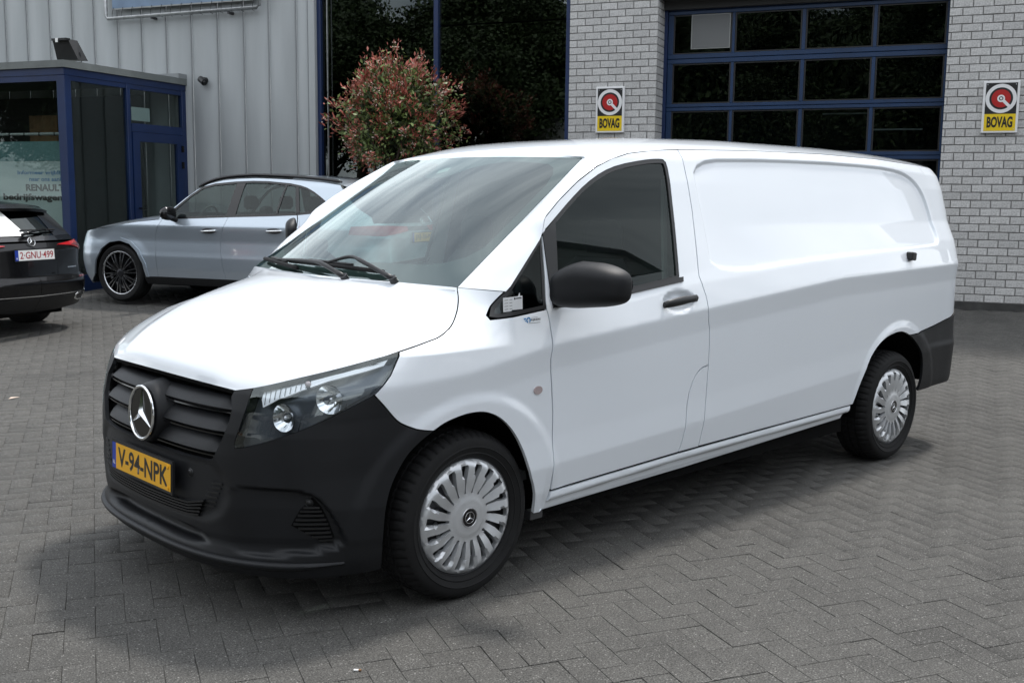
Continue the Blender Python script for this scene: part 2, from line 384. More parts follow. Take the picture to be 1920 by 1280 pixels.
def panel(name, m, parent, outline, holes=(), surf=None, res=.02, flange=.016, gap=.0022, sides=(-1,), off=0., seam=None, join=False, nudge=None, lines=()):
    v2, f = cut(outline, holes, res, gap, lines); objs = []
    if nudge is not None: v2 = nudge(v2)
    if join:
        V, F, NL = [], [], []
        for s in sides:
            a, b, c = skin_mesh(v2, f, surf, flange, s, seam, off); k = len(V); V += a; F += [tuple(i + k for i in t) for t in b]; NL += c
        return link(name, new_mesh(name, V, F, NL), m, parent)
    for s in sides:
        V, F, NL = skin_mesh(v2, f, surf, flange, s, seam, off); objs.append(link(name, new_mesh(name, V, F, NL), m, parent))
    return objs if len(objs) > 1 else objs[0]
def lathe(prof, n=48, axis='y', sgn=1):
    """prof = list of (radius, depth); depth along axis"""
    a = np.linspace(0, 2 * math.pi, n, endpoint=False); g = []
    for t in a: g.append([(r * math.cos(t), d * sgn, r * math.sin(t)) for r, d in prof])
    return np.array(g)
def star_mesh(r, depth, hub=.14, n=3, rot=math.pi / 2):
    """three pointed star with a raised ridge, in the xy plane"""
    v = [(0, 0, depth)]; 
    for k in range(n * 2):
        a = rot + math.pi * k / n; q = r if k % 2 == 0 else r * hub; v.append((q * math.cos(a), q * math.sin(a), 0))
    return v, [(0, 1 + k, 1 + (k + 1) % (2 * n)) for k in range(2 * n)]
def emblem(name, M, R, parent, m='chrome', tube=.075, star=True):
    b = MB(); th = np.linspace(0, 2 * math.pi, 49)[:-1]; ph = np.linspace(0, 2 * math.pi, 11)[:-1]
    g = np.array([[((R + R * tube * math.cos(p)) * math.cos(t), (R + R * tube * math.cos(p)) * math.sin(t), R * tube * math.sin(p)) for p in np.r_[ph, 0]] for t in th])
    b.grid(g, closed_u=True)
    v, f = star_mesh(R * .98, R * .13, .15); b.add(v, f)
    o = b.build(name, m, parent, angle=30); o.data.transform(M); return o

# ------------------------------------------------------------------ body skin of the van (metres, x to its rear, front axle at 0)
X1,LF=-.10,1.35
X2,LR=4.03,.95
def sst(a,b,x):
    t=np.clip((x-a)/(b-a),0,1); return t*t*(3-2*t)
def zc1(x): return np.interp(x,[-.6,-.02,.42,1.2,1.49,2.7,4.1,4.6],[.87,.907,.973,1.036,1.059,1.149,1.177,1.18])
def zc2(x): return np.interp(x,[-.6,.44,1.33,2.85,4.4],[.46,.473,.512,.60,.68])
def zbot(x): return np.interp(x,[-.6,.44,1.29,2.88,4.4],[.34,.364,.393,.417,.44])
def zbelt(x): return np.interp(x,[-.3,.1,.94,1.4,1.54,2.57,3.94,4.5],[1.12,1.13,1.16,1.21,1.22,1.28,1.31,1.31])
def zgut(x): return np.interp(x,[0,1.5,2.1,2.8,3.45,4.0,4.4],[1.75,1.762,1.778,1.785,1.776,1.75,1.70])
def Yb(x,z):
    x,z=np.broadcast_arrays(np.asarray(x,float),np.asarray(z,float))
    a,b,c,d,e=zbot(x),zc2(x),zc1(x),zbelt(x),zgut(x)
    zs=[a*0+.10,a-.09,a,b,b+.12,c-.10,c-.005,c+.006,d-.03,d+.02,d*0+1.45,d*0+1.65,e,e+.05,e+.10,e*0+1.99]
    ys=[.86,.912,.938,.956,.953,.957,.968,.968,.939,.922,.862,.805,.768,.725,.64,.25]
    y=np.full(x.shape,ys[0])
    for i in range(len(zs)-1):
        t=np.clip((z-zs[i])/(zs[i+1]-zs[i]),0,1); y=y+(ys[i+1]-ys[i])*t
    return y
def Y(x,z):
    y=0
    for k,w in ((-.008,.12),(-.004,.23),(0,.3),(.004,.23),(.008,.12)): y=y+w*Yb(x,z+k)
    z=np.asarray(z,float); x=np.asarray(x,float)
    y=y-.028*np.clip((x-3.0)/1.4,0,1.2)**2
    # crease fades out on the front wing, wing top rolls in towards the windscreen corner
    y=y-np.clip(.22-x,0,.55)*np.clip((z-1.0)/.216,0,1.3)**1.15*.95
    # wheel arch flares
    for cx,cz,r in ((0.,.335,.43),(3.42,.345,.45)):
        d=np.hypot(x-cx,(z-cz)); f=(1-sst(r+.02,r+.075,d))*sst(cz-.25,cz-.05,z)*np.where(x>.4*(cx<1),sst(-.05,.15,z-cz),1)
        y=y+.011*f
    return y
def XF(z): return np.interp(z,[.16,.20,.235,.262,.285,.31,.34,.45,.55,.64,.72,.80,.86,.90,.95,1.02,1.25],
                        [-.80,-.86,-.882,-.886,-.878,-.868,-.872,-.876,-.872,-.868,-.860,-.838,-.812,-.785,-.72,-.60,-.30])
def XR(z): return np.interp(z,[.2,.45,.6,1.2,1.5,1.75,1.85,1.95],[4.36,4.38,4.37,4.335,4.395,4.40,4.39,4.33])
def P(u,z,d=0.):
    """body skin, left half: u=x along the side, below X1 it turns round the nose to u=X1-LF (centre), beyond X2 round the tail"""
    u,z=np.broadcast_arrays(np.asarray(u,float),np.asarray(z,float))
    x=u.copy(); uc=np.clip(u,X1,X2); y=-Y(uc,z)
    # nose
    m=u<X1
    al=np.pi/2*(1-(X1-u)/LF); A=X1-XF(z); B=Y(np.maximum(u,-.55),z)
    n=2.85
    ca,sa=np.abs(np.cos(al)),np.sin(al)
    r=((ca/A)**n+(np.abs(sa)/B)**n)**(-1/n)
    x=np.where(m,X1-r*np.cos(al),x); y=np.where(m,-r*np.sin(al),y)
    m=u>X2
    al=np.pi/2*(1-(u-X2)/LR); A=XR(z)-X2; B=Y(X2+np.clip(u-X2,0,.3)*.6,z); n=4.5
    ca,sa=np.abs(np.cos(al)),np.sin(al)
    r=((ca/A)**n+(np.abs(sa)/B)**n)**(-1/n)
    x=np.where(m,X2+r*np.cos(al),x); y=np.where(m,-r*np.sin(al),y)
    p=np.stack([x,y,z],-1)
    return p
def PN(u,z,dfun=None):
    e=.004
    def Q(u,z):
        p=P(u,z)
        if dfun is None: return p
        a=P(u+e,z)-P(u-e,z); b=P(u,z+e)-P(u,z-e)
        n=np.cross(a,b); n/=np.linalg.norm(n,axis=-1,keepdims=True)+1e-12
        return p+n*np.asarray(dfun(u,z))[...,None]
    p=Q(u,z); a=Q(u+e,z)-Q(u-e,z); b=Q(u,z+e)-Q(u,z-e)
    n=np.cross(a,b); n/=np.linalg.norm(n,axis=-1,keepdims=True)+1e-12
    return p,n
def cr(pts,n):
    """Catmull-Rom through pts, n samples, by chord length"""
    p=np.asarray(pts,float); d=np.r_[0,np.cumsum(np.linalg.norm(np.diff(p,axis=0),axis=1)**.5)]
    t=np.linspace(0,d[-1],n) if np.isscalar(n) else np.asarray(n)*d[-1]
    m=np.empty_like(p); m[1:-1]=(p[2:]-p[:-2])/(d[2:]-d[:-2])[:,None]; m[0]=(p[1]-p[0])/(d[1]-d[0]); m[-1]=(p[-1]-p[-2])/(d[-1]-d[-2])
    i=np.clip(np.searchsorted(d,t,side='right')-1,0,len(p)-2); h=(d[i+1]-d[i]); s=((t-d[i])/h)[:,None]; h=h[:,None]
    return (2*s**3-3*s**2+1)*p[i]+(s**3-2*s**2+s)*h*m[i]+(-2*s**3+3*s**2)*p[i+1]+(s**3-s**2)*h*m[i+1]
HE=[(-.88,.868),(-.795,.885),(-.64,.926),(-.499,.963),(-.394,.991),(-.303,1.013),(-.178,1.037),(-.114,1.050),(-.041,1.079),(.021,1.127),(.054,1.17),(.073,1.216)]
HM=[(-.800,.880),(-.785,.920),(-.735,.965),(-.65,1.02),(-.54,1.072),(-.43,1.115),(-.33,1.150),(-.25,1.177),(-.17,1.200),(-.12,1.212),(-.090,1.221),(-.075,1.226)]
def hood(s,t):
    s,t=np.broadcast_arrays(np.asarray(s,float),np.asarray(t,float)); k=np.linspace(0,1,len(HE))
    S=np.linspace(0,1,221); e=cr(HE,S); m=cr(HM,S)
    eu,ez=np.interp(s,S,e[:,0]),np.interp(s,S,e[:,1]); mx,mz=np.interp(s,S,m[:,0]),np.interp(s,S,m[:,1])
    E=P(eu,ez); at=np.abs(t); y=np.abs(E[...,1])*t
    ex=2.8-.8*s; x=mx+(E[...,0]-mx)*at**ex; z=mz-(mz-E[...,2])*at**(2.6+.2*s)
    yc=.44+.16*s
    z=z+.014*np.sin(np.pi*np.clip(s,0,1))**.7*(1-sst(yc-.09,yc+.02,np.abs(y)))
    return np.stack([x,y,z],-1)
def wsh(s,t,off=0.):
    s,t=np.broadcast_arrays(np.asarray(s,float),np.asarray(t,float))
    b=np.stack([.078-.15*(1-t**2),.770*t,1.216+.008*(1-t**2)],-1); c=np.stack([.887-.10*(1-t**2),.676*t,1.746+.012*(1-t**2)],-1)
    p=b+(c-b)*s[...,None]; n=np.array([-.55,0,.83]); 
    w=(.035*4*s*(1-s)*(1-t**4)+off)[...,None]; return p+n*w

# ------------------------------------------------------------------ the van
REC = chaikin([(1.563, 1.757), (2.102, 1.777), (2.754, 1.783), (3.431, 1.775), (3.746, 1.745), (3.90, 1.667), (3.965, 1.521), (3.965, 1.318), (3.85, 1.302), (2.527, 1.272), (1.545, 1.212), (1.560, 1.395), (1.553, 1.592)], 2)
FOG = chaikin([(-.90, .525), (-.767, .537), (-.628, .531), (-.575, .504), (-.529, .428), (-.495, .346), (-.50, .318), (-.561, .300), (-.688, .285), (-.846, .277), (-.95, .30), (-.99, .38)], 2)
CHAN = chaikin([(-1.9, .345), (-1.45, .341), (-1.13, .335), (-1.0, .325), (-.93, .30), (-.96, .288), (-1.1, .286), (-1.45, .288), (-1.9, .288)], 1)
GRO = [(-1.9, .876), (-1.45, .879), (-1.325, .878), (-1.071, .874), (-.95, .868), (-.905, .855), (-.888, .83), (-.885, .80), (-.893, .759), (-.912, .71), (-.946, .647), (-.968, .612), (-1.0, .604), (-1.11, .602), (-1.45, .602), (-1.9, .602)]
def dvan(u, z):
    u, z = np.broadcast_arrays(np.asarray(u, float), np.asarray(z, float)); q = np.stack([u, z], -1); d = np.zeros(u.shape)
    if u.max() > 1.4:
        s = pdist(q, REC) * np.where(inpoly(q, REC), 1, -1); d -= .015 * sst(-.011, .011, s)
    if u.max() > 1.0 and u.min() < 1.5:
        e = np.hypot((u - 1.262) / .128, (z - 1.104) / .056); d -= .022 * (1 - sst(.55, 1.0, e))
    if u.min() < -.4:
        s = pdist(q, FOG) * np.where(inpoly(q, FOG), 1, -1); d -= .034 * sst(-.003, .011, s) * sst(-.93, -.66, u)
        s = pdist(q, CHAN) * np.where(inpoly(q, CHAN), 1, -1); d -= .050 * sst(-.004, .012, s) * (1 - sst(-1.12, -.97, u))
        # soft shoulder round the lower grille field
        s = np.hypot(np.maximum(np.abs(u + 1.45) - .42, 0), (z - .50) * 1.15); d -= .012 * (1 - sst(.10, .16, s)) * (z < .62)
    return d
SF = lambda u, z: PN(u, z, dvan)
S0 = lambda u, z: PN(u, z)
BOTH = (-1, 1)
lx = np.arange(-.3, 4.4, .012)
CREASE = [np.stack([lx, f(lx) + d_], 1) for f, ds_ in ((zc1, (-.007, 0, .007)), (zc2, (-.007, 0, .007))) for d_ in ds_] + [np.array(dens(shrink(REC, e), .012)) for e in (-.012, -.006, 0, .006, .012)]
van = thing('delivery_van', 'white long wheelbase panel van with black plastic front bumper, parked alone in the foreground', 'van')
mid = lambda q: abs(q[0] + 1.45) < 1e-4 or abs(q[0] - 4.98) < 1e-4
# --- black front bumper in one piece
ARB = [(-.371, .205), (-.372, .25), (-.374, .309), (-.373, .39), (-.369, .457), (-.354, .522), (-.329, .579), (-.29, .64), (-.239, .684), (-.193, .711)]
BF = [(-.193, .711), (-.235, .720), (-.268, .731), (-.323, .763), (-.372, .825), (-.406, .869)]
ARB = [tuple(q) for q in cr(ARB, 36)]; BF = [tuple(q) for q in cr(BF, 20)]
HLO = [(-.406, .869), (-.458, .841), (-.54, .796), (-.639, .747), (-.743, .704), (-.821, .677), (-.862, .668), (-.866, .682), (-.848, .735), (-.822, .814), (-.803, .883)]
HE_ = [(-.795, .885), (-.64, .926), (-.499, .963), (-.394, .991), (-.303, 1.013)]
half = [(-1.45, .19), (-1.1, .19), (-.8, .19), (-.55, .195)] + ARB + BF[1:] + HLO[1:] + [(-.88, .868)]
gr = [q for q in GRO if q[0] > -1.451][::-1]      # from (-1.45,.602) round to (-1.45,.879)
edge = gr[:-1][::-1]
bump_poly = [(-1.45, .19), (-1.1, .19), (-.8, .19), (-.55, .195)] + ARB + BF[1:] + HLO[1:] + [(-.885, .866)] + [q for q in GRO if q[0] > -1.451 and q[0] >= -.93 or (q[0] > -1.451 and q[1] < .75)][0:0]
bump_poly += [(-.895, .845), (-.885, .80), (-.893, .759), (-.912, .71), (-.946, .647), (-.968, .612), (-1.0, .604), (-1.11, .602), (-1.45, .602)]
def midsnap(v):
    v = v.copy(); v[:, 0] = np.where(v[:, 0] < -1.4465, -1.45, v[:, 0]); return v
panel('front_bumper', 'black_plastic', van, bump_poly, surf=SF, res=.013, gap=.0015, sides=BOTH, seam=mid, join=True, nudge=midsnap)
# --- grille: recessed back plate, curved slats, boss and star
back_poly = [(-1.45, .58), (-1.0, .58), (-.93, .60), (-.85, .80), (-.86, .90), (-1.0, .90), (-1.45, .90)]
grille = panel('grille', 'void', van, back_poly, surf=S0, res=.05, flange=0, gap=0, sides=BOTH, off=-.085, join=True)
def edge_u(z): return np.interp(z, [.602, .612, .647, .71, .759, .80, .86], [-.985, -.972, -.950, -.916, -.897, -.889, -.895])
slat_prof = [(-.075, -.006), (-.03, -.008), (-.008, -.004), (0, .004), (-.004, .016), (-.014, .036), (-.030, .056), (-.055, .072), (-.075, .078)]
for k, zb in enumerate((.799, .716, .634)):
    for sd in BOTH:
        g = []
        ub = float(edge_u(zb + .02)) - .004
        for u in np.r_[np.linspace(-1.45, ub - .02, 26), ub - .008, ub]:
            tip = 1 - .35 * sst(ub - .05, ub, u)
            row = []
            for d, dz in slat_prof:
                zz = zb + dz * tip + .004 * (1 - tip)
                p, n = PN(np.array([u]), np.array([zz])); row.append(p[0] + n[0] * (d - .010 - .03 * (1 - tip)))
            g.append(row)
        g = np.array(g)
        if sd > 0: g = g[::-1] * [1, -1, 1]
        b = MB(); b.grid(g); b.build('slat', 'black_plastic', grille, angle=50)
        b = MB()
        for u0, u1 in zip(np.linspace(-1.45, ub, 24)[:-1], np.linspace(-1.45, ub, 24)[1:]):
            q = []
            for u, dz in ((u0, -.0125), (u1, -.0125), (u1, -.0075), (u0, -.0075)):
                p, n = PN(np.array([u]), np.array([zb + dz])); q.append((p[0] + n[0] * -.014) * [1, -sd, 1] if sd > 0 else p[0] + n[0] * -.014)
            b.quad(*q)
        b.build('slat_lip', 'gloss_black', grille)
ZST = .722; XST = float(XF(ZST))
MS = frame((XST - .020, 0, ZST), (0, -1, 0), (.06, 0, 1))
bo = MB(); bo.grid([[(r * math.cos(a), r * math.sin(a) * 1.05, d) for r, d in ((.128, -.085), (.118, -.050), (.111, -.024), (.106, -.012), (.10, -.008), (.0, -.008))] for a in np.linspace(0, 2 * math.pi, 49)[:-1]], closed_u=True)
o = bo.build('star_boss', 'black_plastic', grille, angle=40); o.data.transform(MS)
o = flat_on('star_backing', [circle(0, 0, .099, 40)], MS, 'gloss_black', grille, .003, .0)
emblem('star_emblem', MS @ Matrix.Translation((0, 0, .004)), .1025, van, tube=.06)
# --- number plate
MP = frame((-.893, 0, .512), (0, -1, 0), (.035, 0, 1))
pl = thing_part = link('number_plate', new_mesh('p', [(-.268, -.064, -.01), (.268, -.064, -.01), (.268, .064, -.01), (-.268, .064, -.01), (-.268, -.064, .001), (.268, -.064, .001), (.268, .064, .001), (-.268, .064, .001)], [(4, 5, 6, 7), (0, 3, 2, 1), (0, 1, 5, 4), (1, 2, 6, 5), (2, 3, 7, 6), (3, 0, 4, 7)]), 'dark_plastic', van)
pl.data.transform(MP)
flat_on('plate_border', [rect(-.260, -.055, .260, .055)], MP, 'ink_black', pl, .0015, .001)
flat_on('plate_face', [rect(-.2235, -.0525, .2575, .0525)], MP, 'plate_yellow', pl, .001, .0026)
flat_on('country_band', [rect(-.2575, -.0525, -.2235, .0525)], MP, 'plate_blue', pl, .001, .0026)
text_on('plate_text', 'V-94-NPK', MP, .018, 0, 'ink_black', pl, w=.44, h=.080, bold=.022, thick=.0042)
text_on('country_letters', 'NL', MP, -.2405, -.028, 'ink_white', pl, w=.020, h=.016, bold=.02, thick=.0042)
flat_on('plate_screw', [circle(.236, .040, .007, 12), circle(.238, -.040, .007, 12)], MP, 'plate_yellow', pl, .004, .0036)
# --- lower intake ribs round the plate field, fog recess ribs, parking sensors
def strip_on(name, m, path, w, surf, parent, off=.004, sides=BOTH, th=.006):
    """a rib that follows the skin along a path of (u,z)"""
    path = np.array(dens(path, .02, False)); d = np.gradient(path, axis=0); d /= np.linalg.norm(d, axis=1, keepdims=True) + 1e-12; nn = np.stack([-d[:, 1], d[:, 0]], 1)
    r = []
    for k, (a, o_) in enumerate(((-.5, -th), (-.42, off), (.42, off), (.5, -th))):
        q = path + nn * w * a; p, n = surf(q[:, 0], q[:, 1]); r.append(p + n * o_)
    g = np.stack(r, 1); out = []
    for s in sides:
        b = MB(); b.grid(g[::-1] * [1, -1, 1] if s > 0 else g); out.append(b.build(name, m, parent))
    return out
for i, dz in enumerate((0, .020, .040, .060, .080)):
    zb = .383 + dz * .55
    path = [(-1.45, zb - .004), (-1.2, zb + .0), (-1.10, zb + .003), (-1.04 + .008 * i, zb + .010 + .004 * i)]
    strip_on('intake_rib', 'dark_plastic', path, .008, S0, van, off=.004, th=.01)
for i in range(6):
    z = .436 + i * .018
    strip_on('side_intake_rib', 'dark_plastic', [(-1.035 + .012 * i, z - .002), (-.965 + .008 * i, z)] , .008, SF, van, off=.004, th=.006)
for i in range(9):
    z = .333 + i * .0165; ul = np.interp(z, [.325, .395, .456, .50], [-.57, -.668, -.640, -.60]); ur = np.interp(z, [.325, .35, .403, .466, .50], [-.535, -.538, -.552, -.580, -.60])
    strip_on('fog_recess_rib', 'dark_plastic', [(ul, z), (ur, z)], .010, SF, van, off=.008, th=.002)
panel('fog_recess_back', 'void', van, [(-.676, .392), (-.644, .456), (-.602, .505), (-.575, .470), (-.548, .403), (-.530, .345), (-.548, .318)], surf=SF, res=.03, flange=0, gap=0, sides=BOTH, off=.0015)
0 and panel('corner_grille_cover', 'dark_plastic', van, chaikin([(-.99, .44), (-.93, .53), (-.90, .50), (-.95, .40)], 1), surf=S0, res=.03, flange=0, gap=0, sides=BOTH, off=-.004)
for (u, z, r, dd) in ((-1.103, .540, .014, .003), (-.614, .482, .013, -.022), (-.56, .60, .0, 0)):
    if r == 0: continue
    for s in BOTH:
        p, n = SF(np.array([u]), np.array([z])); p, n = p[0], n[0]
        if s > 0: p = p * [1, -1, 1]; n = n * [1, -1, 1]
        M = frame(tuple(p), tuple(np.cross((0, 0, 1), n)), (0, 0, 1)); b = MB(); b.grid([[(q * math.cos(a), q * math.sin(a), d) for q, d in ((r * 1.25, -.002), (r * 1.15, .003), (r, .003), (r * .95, .001), (r * .9, .004), (0, .005))] for a in np.linspace(0, 2 * math.pi, 21)[:-1]], closed_u=True)
        o = b.build('parking_sensor', 'dark_plastic', van, smooth=True); o.data.transform(M)
# --- splitter lip under the channel
for s in (0,):
    us = np.r_[np.linspace(-1.45, -.50, 60)]; g = []
    for u in us:
        row = []; fade = float(sst(-.50, -.62, u)) if False else 1 - float(sst(-.70, -.50, u))
        for d, z in ((-.10, .205), (-.03, .211), (.000, .226), (.016, .242), (.020, .252), (.014, .259), (-.005, .263), (-.05, .266)):
            p, n = PN(np.array([u]), np.array([z])); row.append(p[0] + n[0] * (d * .8 + .001 * fade - (1 - fade) * .012))
        g.append(row)
    g = np.array(g); full = np.concatenate([g[::-1], g[1:] * [1, -1, 1]], 0)
    b = MB(); b.grid(full); b.build('splitter_lip', 'black_plastic', van, angle=50)
# --- headlights
HLP = HLO + [(-.795, .886)] + HE_[1:] + [(-.325, .976), (-.348, .935), (-.375, .902)]
for s in BOTH:
    sg = np.array([1, -s, 1]) if s > 0 else np.array([1, 1, 1])
    hl = panel('headlight', 'lamp_inner', van, HLP, surf=S0, res=.02, flange=0, gap=-.002, sides=(s,), off=-.050)
    def onp(u, z, off=0.):
        p, n = PN(np.array([u]), np.array([z])); p = p[0] + n[0] * off; n = n[0]
        return (p * [1, -1, 1], n * [1, -1, 1]) if s > 0 else (p, n)
    # wall between lens edge and back
    v2 = dens(HLP, .02); a = [onp(u, z, -.003)[0] for u, z in v2]; b_ = [onp(u, z, -.051)[0] for u, z in v2]
    b = MB(); b.grid([[p, q] for p, q in zip(a, b_)], closed_u=True); b.build('housing_wall', 'gloss_black', hl)
    panel('lens', 'lens_clear', hl, HLP, surf=S0, res=.02, flange=.004, gap=.0015, sides=(s,), off=.001)
    # daytime strip: bright ribbed band, inner wide part and outer long part
    panel('indicator_reflector', 'lamp_white', hl, [(-.772, .880), (-.70, .901), (-.625, .921), (-.618, .900), (-.711, .857), (-.760, .828), (-.771, .823), (-.778, .85)], surf=S0, res=.02, flange=.01, gap=0, sides=(s,), off=-.020)
    panel('light_strip', 'lamp_white', hl, [(-.602, .924), (-.48, .957), (-.347, .991), (-.362, .972), (-.545, .925), (-.605, .904)], surf=S0, res=.02, flange=.01, gap=0, sides=(s,), off=-.014)
    for i in range(9):
        u = -.765 + i * .018; z0, z1 = np.interp(u, [-.77, -.711, -.618], [.826, .858, .900]), np.interp(u, [-.772, -.625], [.879, .920])
        p0, p1 = onp(u, z0 + .003, -.018)[0], onp(u + .004, z1 - .002, -.018)[0]; b = MB(); b.tube([p0, p1], .0012, 5); b.build('rib', 'steel_dark', hl)
    p, n = onp(-.612, .912, -.010); b = MB(); M = frame(tuple(p), tuple(np.cross((0, 0, 1), n)), (0, 0, 1)); b.grid([[(q * math.cos(a), q * math.sin(a), d) for q, d in ((.011, -.004), (.010, .002), (0, .004))] for a in np.linspace(0, 2 * math.pi, 17)[:-1]], closed_u=True); o = b.build('bulb', 'side_lamp', hl, smooth=True); o.data.transform(M)
    for (u, z, R, ex) in ((-.694, .788, .052, .85), (-.545, .856, .054, 1.0)):
        p, n = onp(u, z, -.016); fw = np.array([-.90, s * .42, .0]); fw /= np.linalg.norm(fw); c = p
        M = frame(tuple(c), tuple(np.cross((0, 0, 1), fw)), (0, 0, 1)); b = MB()
        g = []
        for a in np.linspace(0, 2 * math.pi, 33)[:-1]:
            row = []
            for q in np.linspace(1, .14, 8): row.append((R * ex * q * math.cos(a), R * q * math.sin(a) * (1 if math.sin(a) > -.8 else .95), -.040 * (1 - q * q)))
            g.append(row)
        b.grid(g, closed_u=True); o = b.build('reflector', 'chrome', hl, angle=60); o.data.transform(M)
        b = MB(); b.grid([[(q * math.cos(a), q * math.sin(a), d) for q, d in ((R * .17, -.040), (R * .17, -.018), (R * .10, -.010), (0, -.008))] for a in np.linspace(0, 2 * math.pi, 17)[:-1]], closed_u=True); o = b.build('bulb', 'bright_metal', hl, smooth=True); o.data.transform(M)
        b = MB()
        for k in range(5):
            x = -R * .9 + k * R * .45; b.quad((x, -R * .92, -.02), (x + R * .04, -R * .92, -.02), (x + R * .04, -R * .3, -.034), (x, -R * .3, -.034))
        o = b.build('reflector_facet', 'gloss_black', hl); o.data.transform(M)
# --- white bonnet
sv = np.linspace(0, 1, 80) ** 1.0; tv = np.linspace(-1, 1, 121)
G = hood(sv[:, None], tv[None, :]); b = MB(); b.grid(G)
lip = np.concatenate([G[0], G[1:, -1], G[-1, ::-1][1:], G[::-1, 0][1:]]); lp = [q for q in lip]
b.build('bonnet', 'white_paint', van, smooth=True)
b = MB(); inner = np.array(lp); cc = np.array([-.35, 0, 1.0]); dv = inner - cc; inn = inner - dv / np.linalg.norm(dv, axis=1, keepdims=True) * .006 - np.array([0, 0, .018])
b.grid([[p, q] for p, q in zip(inner, inn)]); b.build('bonnet_edge_shade', 'void', van)  # rim flange coloured black, a painted shade line under the bonnet
# black sheet added under the bonnet so its seams read as deep shade
g2 = hood(np.linspace(.02, .99, 20)[:, None], np.linspace(-1.0, 1.0, 31)[None, :]) * [1, 1, 1] - [0, 0, .022]; b = MB(); b.grid(g2); b.build('bonnet_shade_sheet', 'void', van)
# --- front wings, doors, side panels
SEAMH = [(-.303, 1.013), (-.178, 1.037), (-.114, 1.050), (-.041, 1.079), (.021, 1.127), (.054, 1.17), (.073, 1.218)]
SEAMH = [tuple(q) for q in cr(SEAMH, 24)]
DF = [(.411, 1.123), (.417, 1.084), (.418, 1.03), (.417, .974), (.412, .923), (.425, .82), (.437, .70), (.439, .58), (.438, .437), (.441, .362)]
AF = [(.361, .274), (.353, .331), (.336, .391), (.305, .457), (.276, .529), (.244, .592), (.191, .663), (.126, .717), (.055, .747), (-.011, .754), (-.073, .750), (-.141, .735), (-.193, .711)]
AF = [tuple(q) for q in cr(AF, 44)]
wing = SEAMH + [(.212, 1.203), (.151, 1.144), (.124, 1.112), (.130, 1.098), (.163, 1.100)] + DF + [(.438, .285), (.40, .272)] + AF + BF[1:] + [(-.375, .902), (-.348, .935), (-.325, .976)]
panel('front_wing', 'white_paint', van, wing, surf=S0, res=.013, sides=BOTH, gap=.0036, lines=CREASE)
panel('quarter_window', 'tinted_glass', van, [(.130, 1.110), (.151, 1.144), (.212, 1.203), (.438, 1.409), (.425, 1.25), (.411, 1.126), (.163, 1.104)], surf=S0, res=.03, sides=BOTH, gap=.003, off=-.003, flange=.01)
qs = [(.130, 1.108), (.151, 1.144), (.212, 1.203), (.440, 1.412), (.428, 1.25), (.412, 1.125), (.163, 1.103)]
panel('window_seal', 'seal', van, qs, [shrink(qs, .016)], surf=S0, res=.03, sides=BOTH, gap=.001, off=-.001, flange=.01)
TOPL = [(.447, 1.432), (.475, 1.487), (.58, 1.560), (.717, 1.641), (.86, 1.708), (.98, 1.748), (1.104, 1.774), (1.30, 1.795), (1.497, 1.806)]
DR = [(1.490, 1.765), (1.487, 1.65), (1.480, 1.514), (1.455, 1.33), (1.436, 1.212), (1.447, 1.171), (1.462, 1.12), (1.466, 1.055), (1.480, 1.0), (1.494, .962), (1.500, .87), (1.499, .786)]
FL = [(1.499, .786), (1.455, .779), (1.429, .768), (1.40, .746), (1.378, .715), (1.355, .665), (1.343, .605), (1.334, .498), (1.325, .44), (1.311, .387)]
WIN = chaikin([(.452, 1.140), (.452, 1.428), (.528, 1.478), (.645, 1.556), (.768, 1.630), (.892, 1.684), (1.013, 1.717), (1.198, 1.744), (1.30, 1.752), (1.352, 1.750), (1.358, 1.70), (1.335, 1.53), (1.312, 1.36), (1.293, 1.225), (1.288, 1.208), (1.25, 1.203), (.948, 1.169), (.60, 1.142)], 1)
door_poly = TOPL + DR + FL[1:] + [(.445, .362)] + DF[::-1][1:] + [(.428, 1.25), (.440, 1.40)]
